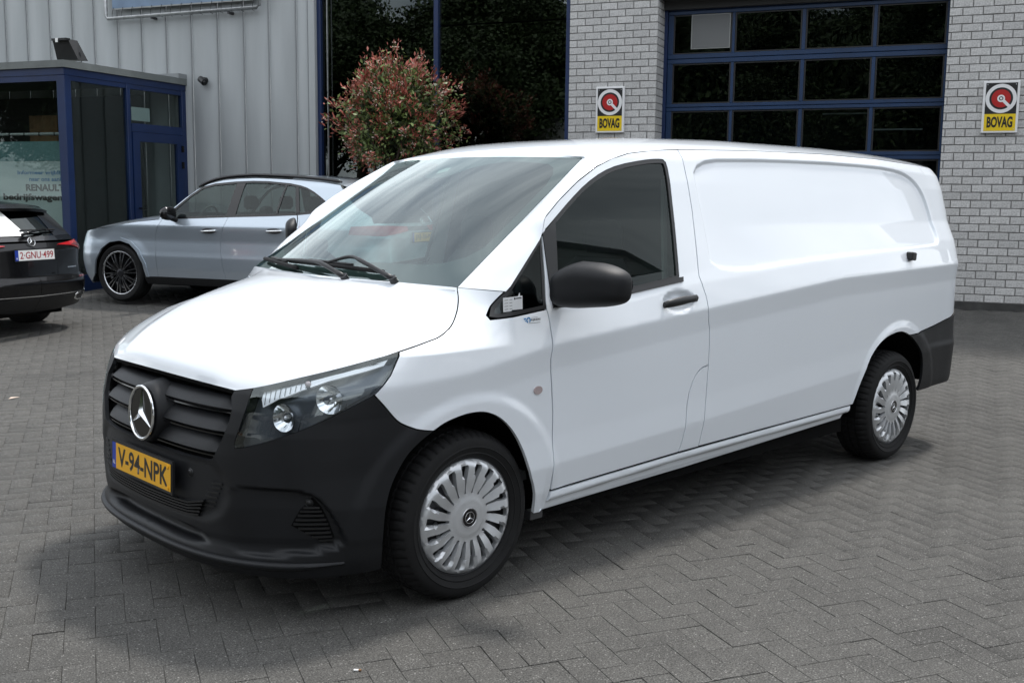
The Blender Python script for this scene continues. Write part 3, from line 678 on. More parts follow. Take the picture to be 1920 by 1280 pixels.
for s in BOTH:
    dr = panel('cab_door', 'white_paint', van, door_poly, [WIN], surf=SF, res=.013, sides=(s,), gap=.0036, lines=CREASE)
    panel('window_seal', 'seal', dr, shrink(WIN, -.003), [shrink(WIN, .015)], surf=S0, res=.03, sides=(s,), gap=0, off=-.002, flange=.010)
    panel('window', 'van_glass', dr, shrink(WIN, .004), surf=S0, res=.05, sides=(s,), gap=0, off=-.008, flange=0)
    panel('mirror_mount', 'dark_plastic', dr, [(.449, 1.124), (.447, 1.424), (.532, 1.482), (.522, 1.40), (.505, 1.27), (.496, 1.17), (.494, 1.126)], surf=S0, res=.03, sides=(s,), gap=0, off=.005, flange=.012)
    panel('waist_strip', 'seal', dr, [(.494, 1.126), (.494, 1.142), (.948, 1.174), (1.281, 1.211), (1.316, 1.214), (1.309, 1.192), (.942, 1.155)], surf=S0, res=.03, sides=(s,), gap=0, off=.006, flange=.012)
    # pull handle over its bowl
    hp = [(1.140, 1.094), (1.165, 1.097), (1.25, 1.105), (1.33, 1.110), (1.372, 1.112)]; pts = []
    for (u, z), d in zip(hp, (.008, .020, .026, .024, .012)):
        p, n = PN(np.array([u]), np.array([z])); q = p[0] + n[0] * d; pts.append(q * [1, -1, 1] if s > 0 else q)
    b = MB(); pts = np.array(pts); c5 = cr(pts, 16); ring_ = []
    for i, q in enumerate(c5):
        rr = .0175 * (.8 + .35 * math.sin(math.pi * min(1, i / 15 * 1.2))) + (.003 if i > 11 else 0); ring_.append([q + np.array([0, math.cos(t) * rr * .62, math.sin(t) * rr]) for t in np.linspace(0, 2 * math.pi, 13)])
    b.grid(ring_); b.add(ring_[0][:-1], [tuple(range(12))]); b.add(ring_[-1][:-1], [tuple(range(11, -1, -1))]); b.build('door_handle', 'dark_plastic', dr, angle=50)
    p, n = PN(np.array([1.372]), np.array([1.112])); q = (p[0] + n[0] * .022) * ([1, -1, 1] if s > 0 else 1); b = MB(); b.grid([[(r * math.cos(a), 0, r * math.sin(a)) for r in (.006, 0)] for a in np.linspace(0, 2 * math.pi, 13)[:-1]], closed_u=True); b.build('key_lock', 'bright_metal', dr, loc=tuple(q))
panel('fuel_flap', 'white_paint', van, FL + [(1.467, .39), (1.479, .503), (1.492, .65)], surf=S0, res=.02, sides=BOTH, gap=.0032)
AR = [(2.924, .412), (2.962, .513), (3.005, .592), (3.055, .663), (3.11, .712), (3.169, .749), (3.235, .775), (3.301, .789), (3.36, .796), (3.42, .796), (3.48, .785), (3.533, .767)]
AR2 = [(3.533, .767), (3.60, .733), (3.652, .691), (3.695, .64), (3.723, .584), (3.737, .528), (3.740, .472), (3.726, .383)]
AR = [tuple(q) for q in cr(AR, 36)]; AR2 = [tuple(q) for q in cr(AR2, 24)]
def zr(x): return np.interp(x, [1.497, 2.1, 2.8, 3.45, 4.03, 4.5, 5.0], [1.806, 1.823, 1.83, 1.822, 1.800, 1.775, 1.77])
side_poly = DR + [(1.492, .65), (1.479, .503), (1.467, .392)] + [(2.2, .402)] + AR + [(3.652, .768), (3.85, .792), (4.026, .818), (4.10, .835), (4.16, .87), (4.24, .90), (4.25, 1.0), (4.25, 1.30), (4.30, 1.36), (4.32, 1.60), (4.42, 1.775)] + [(x, float(zr(x))) for x in (4.2, 4.03, 3.75, 3.45, 3.1, 2.8, 2.45, 2.1, 1.8, 1.497)]
panel('side_panel', 'white_paint', van, side_poly, surf=SF, res=.013, sides=BOTH, gap=.0030, lines=CREASE)
rb = AR2[:-1] + [(3.735, .40), (4.0, .405), (4.25, .41), (4.98, .41), (4.98, .875), (4.4, .875), (4.24, .888), (4.17, .868), (4.10, .832), (4.026, .816), (3.85, .790), (3.652, .766)]
panel('rear_bumper', 'black_plastic', van, rb, surf=lambda u, z: PN(u, z, lambda a, c: .010 * sst(3.60, 3.72, a) - .006 * sst(.66, .70, c) * sst(3.7, 3.9, a)), res=.025, sides=BOTH, seam=mid, join=True, gap=.001)
panel('tail_light', 'lamp_darkred', van, [(4.255, .90), (4.25, 1.30), (4.30, 1.36), (4.55, 1.36), (4.52, .90)], surf=S0, res=.04, sides=BOTH, off=.014, gap=.002)
panel('tail_light_band', 'lamp_red', van, [(4.25, 1.10), (4.25, 1.27), (4.5, 1.27), (4.5, 1.10)], surf=S0, res=.04, sides=BOTH, off=.016, gap=.002, flange=0)
panel('tailgate_trim', 'dark_plastic', van, [(4.31, 1.37), (4.33, 1.60), (4.44, 1.76), (4.55, 1.76), (4.50, 1.37)], surf=S0, res=.04, sides=BOTH, off=.008, gap=.002)
panel('rear_door', 'white_paint', van, [(4.50, .88), (4.98, .88), (4.98, 1.775), (4.55, 1.775)], surf=S0, res=.05, sides=BOTH, seam=mid, gap=.002)
# sill in two tiers
def dsill(u, z):
    a = zbot(u) - z; return .012 * np.exp(-((a - .030) / .020) ** 2) + .004 * np.exp(-((a - .085) / .014) ** 2) - .016 * sst(.045, .060, a) 
panel('sill', 'white_paint', van, [(.444, .357), (1.3, .383), (2.9, .410), (2.875, .350), (2.855, .332), (1.4, .285), (.432, .268)], surf=lambda u, z: PN(u, z, dsill), res=.012, sides=BOTH, gap=.001)
panel('side_marker_lamp', 'side_lamp', van, [(.346 + .024 * math.cos(t), .800 + .017 * math.sin(t)) for t in np.linspace(0, 2 * math.pi, 25)[:-1]], surf=S0, res=.01, sides=BOTH, off=.004, gap=0, flange=.006)
for s in BOTH:    # rear door stop block
    p, n = S0(np.array([3.498]), np.array([1.246])); q = p[0] * ([1, -1, 1] if s > 0 else 1); b = MB(); b.box((-.028, -.010, -.024), (.028, .035 if s < 0 else .01, .024), ch=.006); b.v = [(x, y * 1.0 if s < 0 else -y, z) for x, y, z in b.v]
    o = b.build('door_stop', 'dark_plastic', van, loc=(q[0], q[1] + (-.028 if s < 0 else .028), q[2]), rot=(0, .12, 0))
# --- A pillars and roof in one skin
OP = [(.212, 1.203), (.30, 1.283), (.44, 1.411), (.475, 1.489), (.58, 1.562), (.717, 1.643), (.86, 1.710)]; OI = [0, .13, .34, .43, .59, .78, 1.0]
k = np.linspace(0, 1, 26); kk = np.linspace(0, 1, len(OP)); oo = np.array(OP); ou, oz, oi = np.interp(k, kk, oo[:, 0]), np.interp(k, kk, oo[:, 1]), np.interp(k, kk, OI)
rows = []
FR = np.r_[1.0, .985, .965, .94, .91]                    # fractions of the half width from the outer seam inwards
def ribbon(O_, I_, n=9, bulge=.028):
    t = np.linspace(0, 1, n)[:, None]; m = (O_ + I_) / 2; out = np.array([-.25, -.80, .55]); out /= np.linalg.norm(out)
    c = m + out * bulge * 2; return (1 - t) ** 2 * O_ + 2 * t * (1 - t) * c + t * t * I_
g = []
for u, z, w in zip(ou, oz, oi):
    rb_ = ribbon(P(u, z), wsh(w, -1.0), bulge=.030 * (1 - .55 * w)); tt = np.linspace(0, 1, 9); r0_ = P(.212 + (.073 - .212) * tt, 1.203 + (1.218 - 1.203) * tt); r0_ = r0_ + (P(u, z) - r0_[0]) * (1 - tt[:, None]) + (wsh(w, -1.0) - r0_[-1]) * tt[:, None]; kb = float(sst(0, .22, w)); g.append(rb_ * kb + r0_ * (1 - kb))
g = np.array(g); verts = []; faces = []; b = MB(); b.grid(g[::-1]); b.grid((g * [1, -1, 1]))
# roof rows
zc_ = lambda x: np.interp(x, [.787, .85, .93, 1.05, 1.2, 1.6, 2.2, 3.2, 3.8, 4.1, 4.25, 4.36], [1.758, 1.785, 1.808, 1.832, 1.853, 1.882, 1.898, 1.898, 1.884, 1.868, 1.852, 1.815])
ox = np.r_[.86, .90, .95, 1.02, 1.104, 1.2, 1.35, np.linspace(1.5, 4.03, 32), 4.10, 4.17, 4.24, 4.30, 4.36, 4.42, 4.48]
tl = np.array(TOPL)
row0 = np.vstack([g[-1], wsh(1.0, np.linspace(-1, 0, 22)[1:])]); fr = np.abs(row0[:, 1]) / abs(row0[0, 1])
R_ = [row0]
for i, x in enumerate(ox[1:]):
    z = float(np.interp(x, tl[:, 0], tl[:, 1])) if x < 1.497 else float(zr(x)); O_ = P(x, z); xo = float(O_[0]); q = min(1, (x - .86) / .75)
    xc = (.787 + (x - .86) * .85) * (1 - q) + xo * q if x < 1.7 else xo
    if x > 4.03: xc = xo + (x - 4.03) * .0
    zc = float(zc_(xc)); f_ = 1 - fr; ee = 2.2 + 1.4 * min(1, (x - .86) / .35)
    ex_end = 0 if x < 4.2 else (x - 4.2) / .28
    zrow = zc - (zc - z) * np.maximum(0, fr) ** ee; zrow = zrow - ex_end * 0
    if x < 1.05:
        kq = 1 - (x - .86) / .19; zl = np.interp(fr, fr[::-1], (row0[:, 2] - (row0[-1, 2] - (row0[-1, 2] - row0[0, 2]) * fr ** ee))[::-1]); zrow = zrow + zl * max(0, kq)
    R_.append(np.stack([xc + (xo - xc) * fr ** 2, -abs(O_[1]) * fr, zrow], -1))
R_ = np.array(R_); full = np.concatenate([R_, (R_ * [1, -1, 1])[:, ::-1][:, 1:]], 1)
b.grid(full[:, ::-1])
roof = b.build('roof', 'white_paint', van, angle=40)
# windscreen: glass, black printed edge, camera housing behind the top
b = MB(); b.grid(wsh(np.linspace(0, 1, 25)[:, None], np.linspace(1, -1, 41)[None, :], .002)); ws = b.build('windscreen', 'van_windscreen', van, smooth=True)
wsf = lambda u, z: (wsh(z, u, -.004), np.tile(np.array([-.55, 0, .83]) / np.linalg.norm([.55, .83]), (np.size(u), 1)))
frit = [(-.998, .002), (.998, .002), (.998, .998), (-.998, .998)]
hole = chaikin([(-.93, .13), (-.3, .108), (.3, .108), (.93, .13), (.945, .5), (.93, .93), (.6, .955), (.17, .955), (.13, .80), (.09, .775), (-.09, .775), (-.13, .80), (-.25, .90), (-.45, .955), (-.6, .955), (-.93, .93), (-.945, .5)], 2)
panel('windscreen_print', 'print_black', van, frit, [hole], surf=wsf, res=.035, gap=0, flange=0)
panel('camera_window', 'frosted', van, [(-.045, .845), (.03, .815), (.055, .85), (.02, .88), (-.03, .885)], surf=lambda u, z: (wsh(z, u, -.0025), wsf(u, z)[1]), res=.05, gap=0, flange=0)
# cowl under the glass edge
b = MB(); t_ = np.linspace(-1, 1, 31); h1 = hood(1.0, t_) - [0.01, 0, .012]; w1 = wsh(0, t_) + [.05, 0, -.03]; b.grid([h1, w1]); b.build('cowl', 'void', van)
# --- wipers
def wpt(s, t, off): return wsh(np.array([s]), np.array([t]), off)[0]
for nm, piv, elb, b0, b1 in (('wiper', (-.004, -.634), (.080, -.25), (.050, .385), (.036, -.53)), ('wiper', (-.016, -.295), (.034, .02), (.046, .86), (.012, .21))):
    a = [wpt(*piv, .022), wpt(piv[0] * .4 + elb[0] * .6, piv[1] * .4 + elb[1] * .6, .050), wpt(*elb, .045), wpt((b0[0] + b1[0]) / 2 + .01, (b0[1] + b1[1]) / 2, .030)]
    b = MB(); b.tube(cr(a, 14), [.012] * 2 + [.010] * 5 + [.008] * 4 + [.007] * 3, 8); wo = b.build(nm, 'dark_plastic', van, smooth=True)
    bl = [wpt(b0[0] + (b1[0] - b0[0]) * f, b0[1] + (b1[1] - b0[1]) * f, .018 + .005 * math.sin(math.pi * f)) for f in np.linspace(0, 1, 12)]
    b = MB(); b.tube(bl, .010, 6); b.build('wiper_blade', 'rubber', wo, smooth=True)
    bl2 = [q + np.array([0.01, 0, .012]) for q in bl[3:9]]; b = MB(); b.tube(bl2, .007, 6); b.build('wiper_spine', 'seal', wo, smooth=True)
    b = MB(); b.tube([wpt(*piv, -.01), wpt(*piv, .030)], .017, 12); b.build('wiper_pivot', 'seal', wo)
# --- door mirrors
def mirror(center, sgn, sx=1., sy=1., sz=1.):
    n1, n2 = 34, 18; g = []
    for i in range(n1):
        a = 2 * math.pi * i / n1; row = []
        for j in range(n2 + 1):
            e = -math.pi / 2 + math.pi * j / n2; ce, se = math.cos(e), math.sin(e); ca, sa = math.cos(a), math.sin(a)
            f = lambda v, p: math.copysign(abs(v) ** p, v)
            y = f(ca, .55 if sa > 0 else .42) * f(ce, .55); z = f(sa, .62 if sa > 0 else .38) * f(ce, .55); x = f(se, .75)
            # front is domed, rear is flat; top slopes down outwards, outer end narrower
            X = .085 * x if x < 0 else .035 * x; Yv = .150 * y; Z = .094 * z
            Z *= (1 - .30 * max(0, y + .25) ** 1.6 - .42 * max(0, -y - .25) ** 1.3) if z > 0 else (1 - .12 * max(0, y)); 
            if x < 0: Z += .012 * x * z
            row.append((X * sx + .055 * y, -Yv * sgn * sy, Z * sz + .010 * y))
        g.append(row)
    b = MB(); b.grid(g, closed_u=True); o = b.build('door_mirror', 'dark_plastic' if 0 else 'black_plastic', van, angle=60, loc=center)
    b = MB(); b.grid([[(.037 + .055 * q * math.cos(a) * 1.0, -.132 * q * math.cos(a) * sgn * sy, .076 * q * math.sin(a) * sz) for q in (1, 0)] for a in np.linspace(0, 2 * math.pi, 33)[:-1]], closed_u=True); b.build('mirror_glass', 'chrome', o)
    b = MB(); b.tube([(0, .11 * sgn, -.070 * sz), (.01, .19 * sgn, -.082 * sz), (.02, .26 * sgn, -.082 * sz)], [.030, .027, .034], 10); b.build('mirror_arm', 'dark_plastic', o, smooth=True)
mirror((.475, -1.125, 1.232), 1)
mirror((.50, 1.09, 1.375), -1, .6, .6, .8)
# --- stickers
def at_skin(u, z, off=.004):
    p, n = S0(np.array([u]), np.array([z])); q, _ = S0(np.array([u + .02]), np.array([z])); return frame(tuple(p[0] + n[0] * off), tuple(q[0] - p[0]), (0, 0, 1))
MQ = at_skin(.230, 1.153, .004); MQ = MQ @ Matrix.Rotation(math.radians(2), 4, 'Z')
st = flat_on('window_sticker', [rect(-.052, -.028, .052, .028), [(.028, .028), (.040, .028), (.036, .042)]], MQ, 'sticker_white', van, .0006)
for i in range(4): flat_on('print_line', [rect(-.046, .017 - i * .012, -.026, .0185 - i * .012), rect(-.019, .017 - i * .012, -.004, .0185 - i * .012)], MQ, 'ink_black', st, .0002, .0008)
flat_on('print_mark', [rect(.006, .016, .013, .024), rect(.015, .018, .046, .022)], MQ, 'ink_black', st, .0002, .0008)
ML = at_skin(.318, 1.086, .0035)
lg = flat_on('dealer_sticker', ring(-.020, 0, .0065, .0120, 20)[0:14] + ring(-.020, 0, .0065, .0120, 20)[17:20] + [[(-.048, .009), (-.034, .009), (-.035, .003), (-.043, .003)], [(-.041, 0), (-.035, 0), (-.034, -.006)]], ML, 'ink_blue', van, .0004)
text_on('dealer_name', 'RIJKERS', ML, .020, -.001, 'ink_black', lg, w=.052, h=.011, bold=.02, thick=.0006)
flat_on('dealer_line', [rect(-.005, .0085, .03, .0095), rect(-.02, -.0135, .046, -.0120)], ML, 'ink_black', lg, .0003)
# --- wheels
CAP_R = .221
def slots(n=18, r0=.094, r1=.203, a0=.050, a1=.080, sw=.10):
    out = []
    for k in range(n):
        c = 2 * math.pi * k / n + .1; L = []
        for r, w in ((r0, a0), (r0 + .02, a0 * 1.02), ((r0 + r1) / 2, (a0 + a1) / 2 * .9), (r1 - .01, a1), (r1, a1 * .8)): L.append((r, c - w + sw * (r - r0) / (r1 - r0)))
        for r, w in ((r1, a1 * .8), (r1 - .01, a1), ((r0 + r1) / 2, (a0 + a1) / 2 * .9), (r0 + .02, a0 * 1.02), (r0, a0)): L.append((r, c + w + sw * (r - r0) / (r1 - r0)))
        out.append([(r * math.cos(t), r * math.sin(t)) for r, t in L])
    return out
def cap_depth(x, y, n=18):
    r = np.hypot(x, y); t = np.arctan2(y, x); c = np.mod((t - .1) / (2 * math.pi / n), 1.) - 0     # 0 at a slot centre
    d = np.interp(r, [0, .045, .052, .072, .078, .10, .15, .19, .208, .216, .222], [.018, .018, .016, .016, .012, .011, .016, .015, .010, .004, -.006])
    return d + .013 * (c - .5) * sst(.085, .12, r) * (1 - sst(.20, .212, r))
_cache = {}
def van_wheel(x, y, sgn, rot):
    """sgn -1: left side of the van (faces -y)"""
    w = link('wheel', None, None, van, (x, y, .335)); 
    w.empty_display_size = .1
    if 'tyre' not in _cache:
        n = 216; prof = [(.228, -.012), (.236, .004), (.250, .012), (.252, .016), (.256, .014), (.275, .021), (.277, .024), (.281, .021), (.298, .019), (.312, .011), (.323, -.004), (.330, -.016), (.3345, -.032), (.335, -.050), (.327, -.052), (.327, -.060), (.335, -.062), (.336, -.095), (.327, -.097), (.327, -.107), (.336, -.109), (.336, -.140), (.327, -.142), (.327, -.150), (.335, -.152), (.3345, -.17), (.330, -.186), (.315, -.200), (.28, -.215), (.228, -.20)]
        g = []
        for i in range(n):
            a = 2 * math.pi * i / n; blk = (i % 4) in (0, )
            row = []
            for r, d in prof:
                if blk and r > .3215 and r != .327: r -= .0065
                row.append((r * math.cos(a), d, r * math.sin(a)))
            g.append(row)
        b = MB(); b.grid(g, closed_u=True); _cache['tyre'] = new_mesh('tyre', b.v, b.f); _cache['tyre'].materials.append(MAT['rubber']); sharp(_cache['tyre'], 28)
        v2, f = cut(circle(0, 0, CAP_R, 120), slots(), .009)
        dd = cap_depth(v2[:, 0], v2[:, 1]); V = [(p[0], q, p[1]) for p, q in zip(v2, dd)]; F = [tuple(t) for t in f]
        cnt = set(); 
        for t in f:
            for a, b2 in ((t[0], t[1]), (t[1], t[2]), (t[2], t[0])): cnt.add((a, b2))
        for a, b2 in list(cnt):
            if (b2, a) not in cnt:
                k = len(V); V += [V[b2], V[a], (V[a][0], V[a][1] - .022, V[a][2]), (V[b2][0], V[b2][1] - .022, V[b2][2])]; F.append((k, k + 1, k + 2, k + 3))
        _cache['cap'] = new_mesh('hubcap', V, F); _cache['cap'].materials.append(MAT['cover_silver']); sharp(_cache['cap'], 35)
        b = MB(); b.grid(lathe([(.235, -.004), (.226, -.012), (.222, -.03), (.214, -.055), (.19, -.075), (.17, -.066), (.155, -.045), (.12, -.035), (.09, -.03), (.0, -.03)], 64), closed_u=True); _cache['rim'] = new_mesh('rim', b.v, b.f, smooth=True); _cache['rim'].materials.append(MAT['steel_dark'])
        b = MB()
        for k in range(16):
            a = 2 * math.pi * k / 16; c = np.array([.135 * math.cos(a), -.028, .135 * math.sin(a)]); b.grid([[c + np.array([.013 * q * math.cos(t), .018 * (1 - q * q), .013 * q * math.sin(t)]) for q in (1, .6, 0)] for t in np.linspace(0, 2 * math.pi, 9)[:-1]], closed_u=True)
        _cache['nuts'] = new_mesh('rim_bosses', b.v, b.f, smooth=True); _cache['nuts'].materials.append(MAT['bright_metal'])
        Mc = frame((0, .0185, 0), (-1, 0, 0), (0, 0, 1)); 
        b = MB(); b.grid([[(r * math.cos(a), r * math.sin(a), d) for r, d in ((.0345, 0), (.0345, .001), (.030, .0015), (0, .0015))] for a in np.linspace(0, 2 * math.pi, 33)[:-1]], closed_u=True); me = new_mesh('cap_disc', b.v, b.f); me.transform(Mc); me.materials.append(MAT['gloss_black']); _cache['disc'] = me
        b = MB(); th = np.linspace(0, 2 * math.pi, 41)[:-1]
        for R, q in ((.0375, .0016), (.0225, .0012)): b.grid(np.array([[((R + q * math.cos(p)) * math.cos(t), (R + q * math.cos(p)) * math.sin(t), .001 + q * math.sin(p)) for p in np.linspace(0, 2 * math.pi, 7)] for t in th]), closed_u=True)
        v, f2 = star_mesh(.0215, .004, .16); b.add([(p[0], p[1], p[2] + .002) for p in v], f2); me = new_mesh('cap_star', b.v, b.f); me.transform(Mc); me.materials.append(MAT['bright_metal']); _cache['star'] = me
    base = Matrix.Rotation(0, 4, 'Z') if sgn > 0 else Matrix.Rotation(math.pi, 4, 'Z')
    w.rotation_euler = (0, 0, 0 if sgn > 0 else math.pi)
    for nm, key, r in (('tyre', 'tyre', rot), ('rim', 'rim', 0), ('rim_bosses', 'nuts', rot), ('hubcap', 'cap', rot), ('cap_disc', 'disc', 0), ('cap_star', 'star', 0)):
        oc = link(nm, _cache[key], None, w, (0, 0, 0) if nm == 'tyre' else (0, .004, 0), (0, r, 0)); oc.scale = (1.028, 1, 1.028) if nm == 'hubcap' else (1, 1, 1)
van_wheel(0, -.915, -1, .1); van_wheel(3.43, -.915, -1, .7); van_wheel(0, .915, 1, .3); van_wheel(3.43, .915, 1, .2)
# wheel housings, floor and underside
for cx, cz, R in ((0, .335, .40), (3.42, .345, .43)):
    for s in BOTH:
        a = np.linspace(.25 if cx > 1 else -.06, math.pi + .06, 26); b = MB()
        g = [[(cx + R * math.cos(t), s * y, cz + R * math.sin(t)) for y in (.925, .60)] for t in a]; b.grid(g if s > 0 else g[::-1])
        b.add([(cx + R * math.cos(t), s * .60, cz + R * math.sin(t)) for t in a], [tuple(range(26))]); b.build('wheel_housing', 'void', van)
b = MB(); b.box((.42, -.86, .24), (2.95, .86, .34)); b.box((-.70, -.58, .22), (.45, .58, .36)); b.box((2.9, -.55, .28), (4.3, .55, .45)); b.box((-.80, -.50, .24), (-.60, .50, .62)); b.build('underbody', 'void', van)
b = MB(); b.tube([(2.72, -.80, .30), (2.95, -.78, .29)], .045, 10); b.box((.37, -.90, .24), (.44, -.86, .275)); b.build('exhaust_box', 'steel_dark', van)
# dark liner added behind the skin so panel gaps read as shade
gap_sheet = [(-.2, .90), (.42, .90), (.42, 1.09), (1.40, 1.14), (1.40, 1.73), (1.5, 1.78), (4.2, 1.76), (4.2, .80), (3.8, .80), (2.9, .80), (2.9, .36), (.42, .36), (.42, .72), (-.05, .80), (-.2, .80)]
panel('gap_shade_sheet', 'void', van, gap_sheet, surf=S0, res=.12, gap=0, flange=0, sides=BOTH, off=-.034)
# --- cab interior
b = MB(); prof = [(.10, 1.17), (.18, 1.195), (.36, 1.175), (.47, 1.13), (.50, 1.05), (.49, .95), (.44, .85), (.42, .60)]
g = [[(x + .06 * (abs(y) / .8) ** 2, y, z + (.035 * math.exp(-((y + .38) / .20) ** 2) if 1 <= i <= 3 else 0)) for y in np.linspace(-.84, .84, 33)] for i, (x, z) in enumerate(prof)]; b.grid(np.array(g)); b.build('dashboard', 'interior_grey', van, angle=50)
b = MB(); b.box((1.44, -.83, .45), (1.47, .83, 1.25)); b.add([(1.455, -.83, 1.25), (1.455, .83, 1.25), (1.455, .68, 1.78), (1.455, -.68, 1.78)], [(0, 1, 2, 3)]); b.build('bulkhead', 'interior_grey', van)
b = MB(); b.box((.3, -.85, .40), (1.45, .85, .44)); b.build('cab_floor', 'interior_grey', van)
g = full[2:18, 3:-3] - [0, 0, .035]; b = MB(); b.grid(g[::-1]); b.build('headlining', 'interior_light', van, smooth=True)
M = frame((.60, -.38, 1.12), (0, 1, 0), (.35, 0, .94)); b = MB(); th = np.linspace(0, 2 * math.pi, 41)[:-1]
b.grid(np.array([[((.185 + .015 * math.cos(p)) * math.cos(t), (.185 + .015 * math.cos(p)) * math.sin(t), .015 * math.sin(p)) for p in np.linspace(0, 2 * math.pi, 9)] for t in th]), closed_u=True); b.box((-.17, -.02, -.01), (.17, .02, .01)); b.box((-.02, -.17, -.01), (.02, 0, .01)); b.box((-.07, -.06, -.02), (.07, .06, .02), ch=.01); o = b.build('steering_wheel', 'interior_grey', van, angle=40); o.data.transform(M)
for y, w in ((-.42, .25), (.17, .24), (.52, .2)):
    b = MB(); b.box((.72, y - w, .55), (1.20, y + w, .74), ch=.04); sback = MB(); b.build('seat', 'seat_cloth', van)
    b = MB(); g = []
    for z, x, ww, dd in ((.70, 1.16, w, .06), (.85, 1.19, w * 1.02, .065), (1.05, 1.24, w * .98, .06), (1.22, 1.28, w * .85, .05), (1.28, 1.30, w * .6, .03)):
        g.append([(x + dd * math.copysign(abs(math.cos(t)) ** .6, math.cos(t)), y + ww * math.copysign(abs(math.sin(t)) ** .6, math.sin(t)), z) for t in np.linspace(0, 2 * math.pi, 21)])
    b.grid(g); b.build('seat_back', 'seat_cloth', van, angle=50)
    b = MB(); g = [[(1.325 + dd * math.cos(t), y + ww * math.sin(t), z) for t in np.linspace(0, 2 * math.pi, 17)] for z, ww, dd in ((1.30, .10, .03), (1.33, .125, .045), (1.42, .125, .045), (1.46, .10, .03), (1.47, .01, .005))]; b.grid(g); b.build('headrest', 'seat_cloth', van, angle=50)
b = MB(); b.tube([(1.36, -.80, 1.0), (1.38, -.755, 1.45), (1.39, -.74, 1.66)], .016, 6); b.build('seat_belt', 'frosted', van)

# ------------------------------------------------------------------ the yard: frame of the building (s along the wall, o outwards, z up)
TH = math.radians(-65.9); BS = np.array([math.cos(TH), math.sin(TH), 0]); BN = np.array([math.sin(TH), -math.cos(TH), 0]); BO = np.array([10.1841, 1.3075, 0])
def W(s, o, z=0): return BO + BS * s + BN * o + np.array([0, 0, z])
def hgt(x, y):
    s = (x - BO[0]) * BS[0] + (y - BO[1]) * BS[1]; o = (x - BO[0]) * BN[0] + (y - BO[1]) * BN[1]
    D = 6.3 + 2.7 * (1 - sst(-5.6, -3.4, s)); return .30 * np.clip(1 - np.maximum(o, 0) / D, 0, 1) ** 1.6
def bt(name, label, cat, s=0, o=0, z=0, group=None):
    t = thing(name, label, cat, tuple(W(s, o, z)), TH, group); t['_o'] = (float(s), float(-o), float(z)); return t
class BB(MB):
    """builder in wall coordinates: x = s, y = -o, z"""
    def __init__(q, t): super().__init__(tuple(t['_o']))
    def b(q, s0, s1, o0, o1, z0, z1, mi=0, ch=0.): return q.box((s0, -o0, z0), (s1, -o1, z1), mi, ch)
# ground sheet under the pavers, following the slope
xs = np.r_[-300, -120, -60, -30, np.arange(-20, 24, 1.0), 30, 60, 120, 300]; gx, gy = np.meshgrid(xs, xs, indexing='ij'); gz = hgt(gx, gy) - .006
b = MB(); b.grid(np.stack([gx, gy, gz], -1)); structure('ground', new_mesh('ground', b.v, b.f, smooth=True), 'joint_sand')
# herringbone concrete pavers
def paver_geo():
    L, w, hh, c, g_ = .21, .105, .05, .0014, .0005
    v = []
    for z, i in ((-hh, g_), (-c, g_), (0, g_ + c)): v += [(i, i, z), (L - i, i, z), (L - i, w - i, z), (i, w - i, z)]
    f = [(8, 9, 10, 11)]
    for r in (0, 1):
        for k in range(4): f.append((r * 4 + k, r * 4 + (k + 1) % 4, r * 4 + 4 + (k + 1) % 4, r * 4 + 4 + k))
    return np.array(v), f
PV, PF = paver_geo(); U = .1053
pav = thing('brick_paving', 'grey herringbone concrete block paving of the dealer yard', 'paving'); del pav['label']; del pav['category']; pav['kind'] = 'structure'
A0 = math.radians(-22.3); ca, sa = math.cos(A0), math.sin(A0)
M_ = 190; ii, jj = np.meshgrid(np.arange(-M_, M_), np.arange(-M_, M_), indexing='ij'); ii, jj = ii.ravel(), jj.ravel(); cls = (ii - jj) % 4
cx_ = np.where(cls == 0, ii + 1, ii + .5) * U; cy_ = np.where(cls == 0, jj + .5, jj + 1) * U; ok = (cls == 0) | (cls == 3)
wx, wy = cx_ * ca - cy_ * sa + 1.5, cx_ * sa + cy_ * ca + .5
dx, dy = wx - CP[0], wy - CP[1]; dist = np.hypot(dx, dy); ang = np.degrees(np.arctan2(dx, dy)) - 43.6; ang = (ang + 180) % 360 - 180
o_ = (wx - BO[0]) * BN[0] + (wy - BO[1]) * BN[1]
ok &= (np.abs(ang) < 41) & (dist > .9) & (dist < 19.5) & (o_ > .02)
ok |= ((cls == 0) | (cls == 3)) & (dist < 4.5) & (np.abs(ang) < 75) & (dist > .9)
idx = np.where(ok)[0]
view = (np.abs(ang) < 25.2) & (dist > 2.55) & ~((wx > -.6) & (wx < 4.2) & (np.abs(wy) < .8))
order = idx[np.argsort(np.where(view[idx], dist[idx], 999))]
near, rest = order[:300], order[300:]
proto = [None, None]
def paver_world(i, seed=None):
    a = A0 if cls[i] == 0 else A0 + math.pi / 2
    return (float(wx[i]), float(wy[i])), a
rng = np.random.default_rng(3)
pm = new_mesh('paver', PV - [.105, .0525, 0], PF); pm.materials.append(MAT['paver'])
for i in near:
    (x, y), a = paver_world(i); o = link('paver', pm, None, pav, (x, y, float(hgt(x, y)) + rng.normal(0, .0009)), (rng.normal(0, .0035), rng.normal(0, .0035), a + rng.normal(0, .006)))
nv = len(PV); allv = np.empty((len(rest), nv, 3)); c0 = PV - [.105, .0525, 0]
aa = np.where(cls[rest] == 0, A0, A0 + math.pi / 2) + rng.normal(0, .006, len(rest)); C_, S_ = np.cos(aa)[:, None], np.sin(aa)[:, None]
allv[..., 0] = c0[:, 0] * C_ - c0[:, 1] * S_ + wx[rest][:, None]; allv[..., 1] = c0[:, 0] * S_ + c0[:, 1] * C_ + wy[rest][:, None]
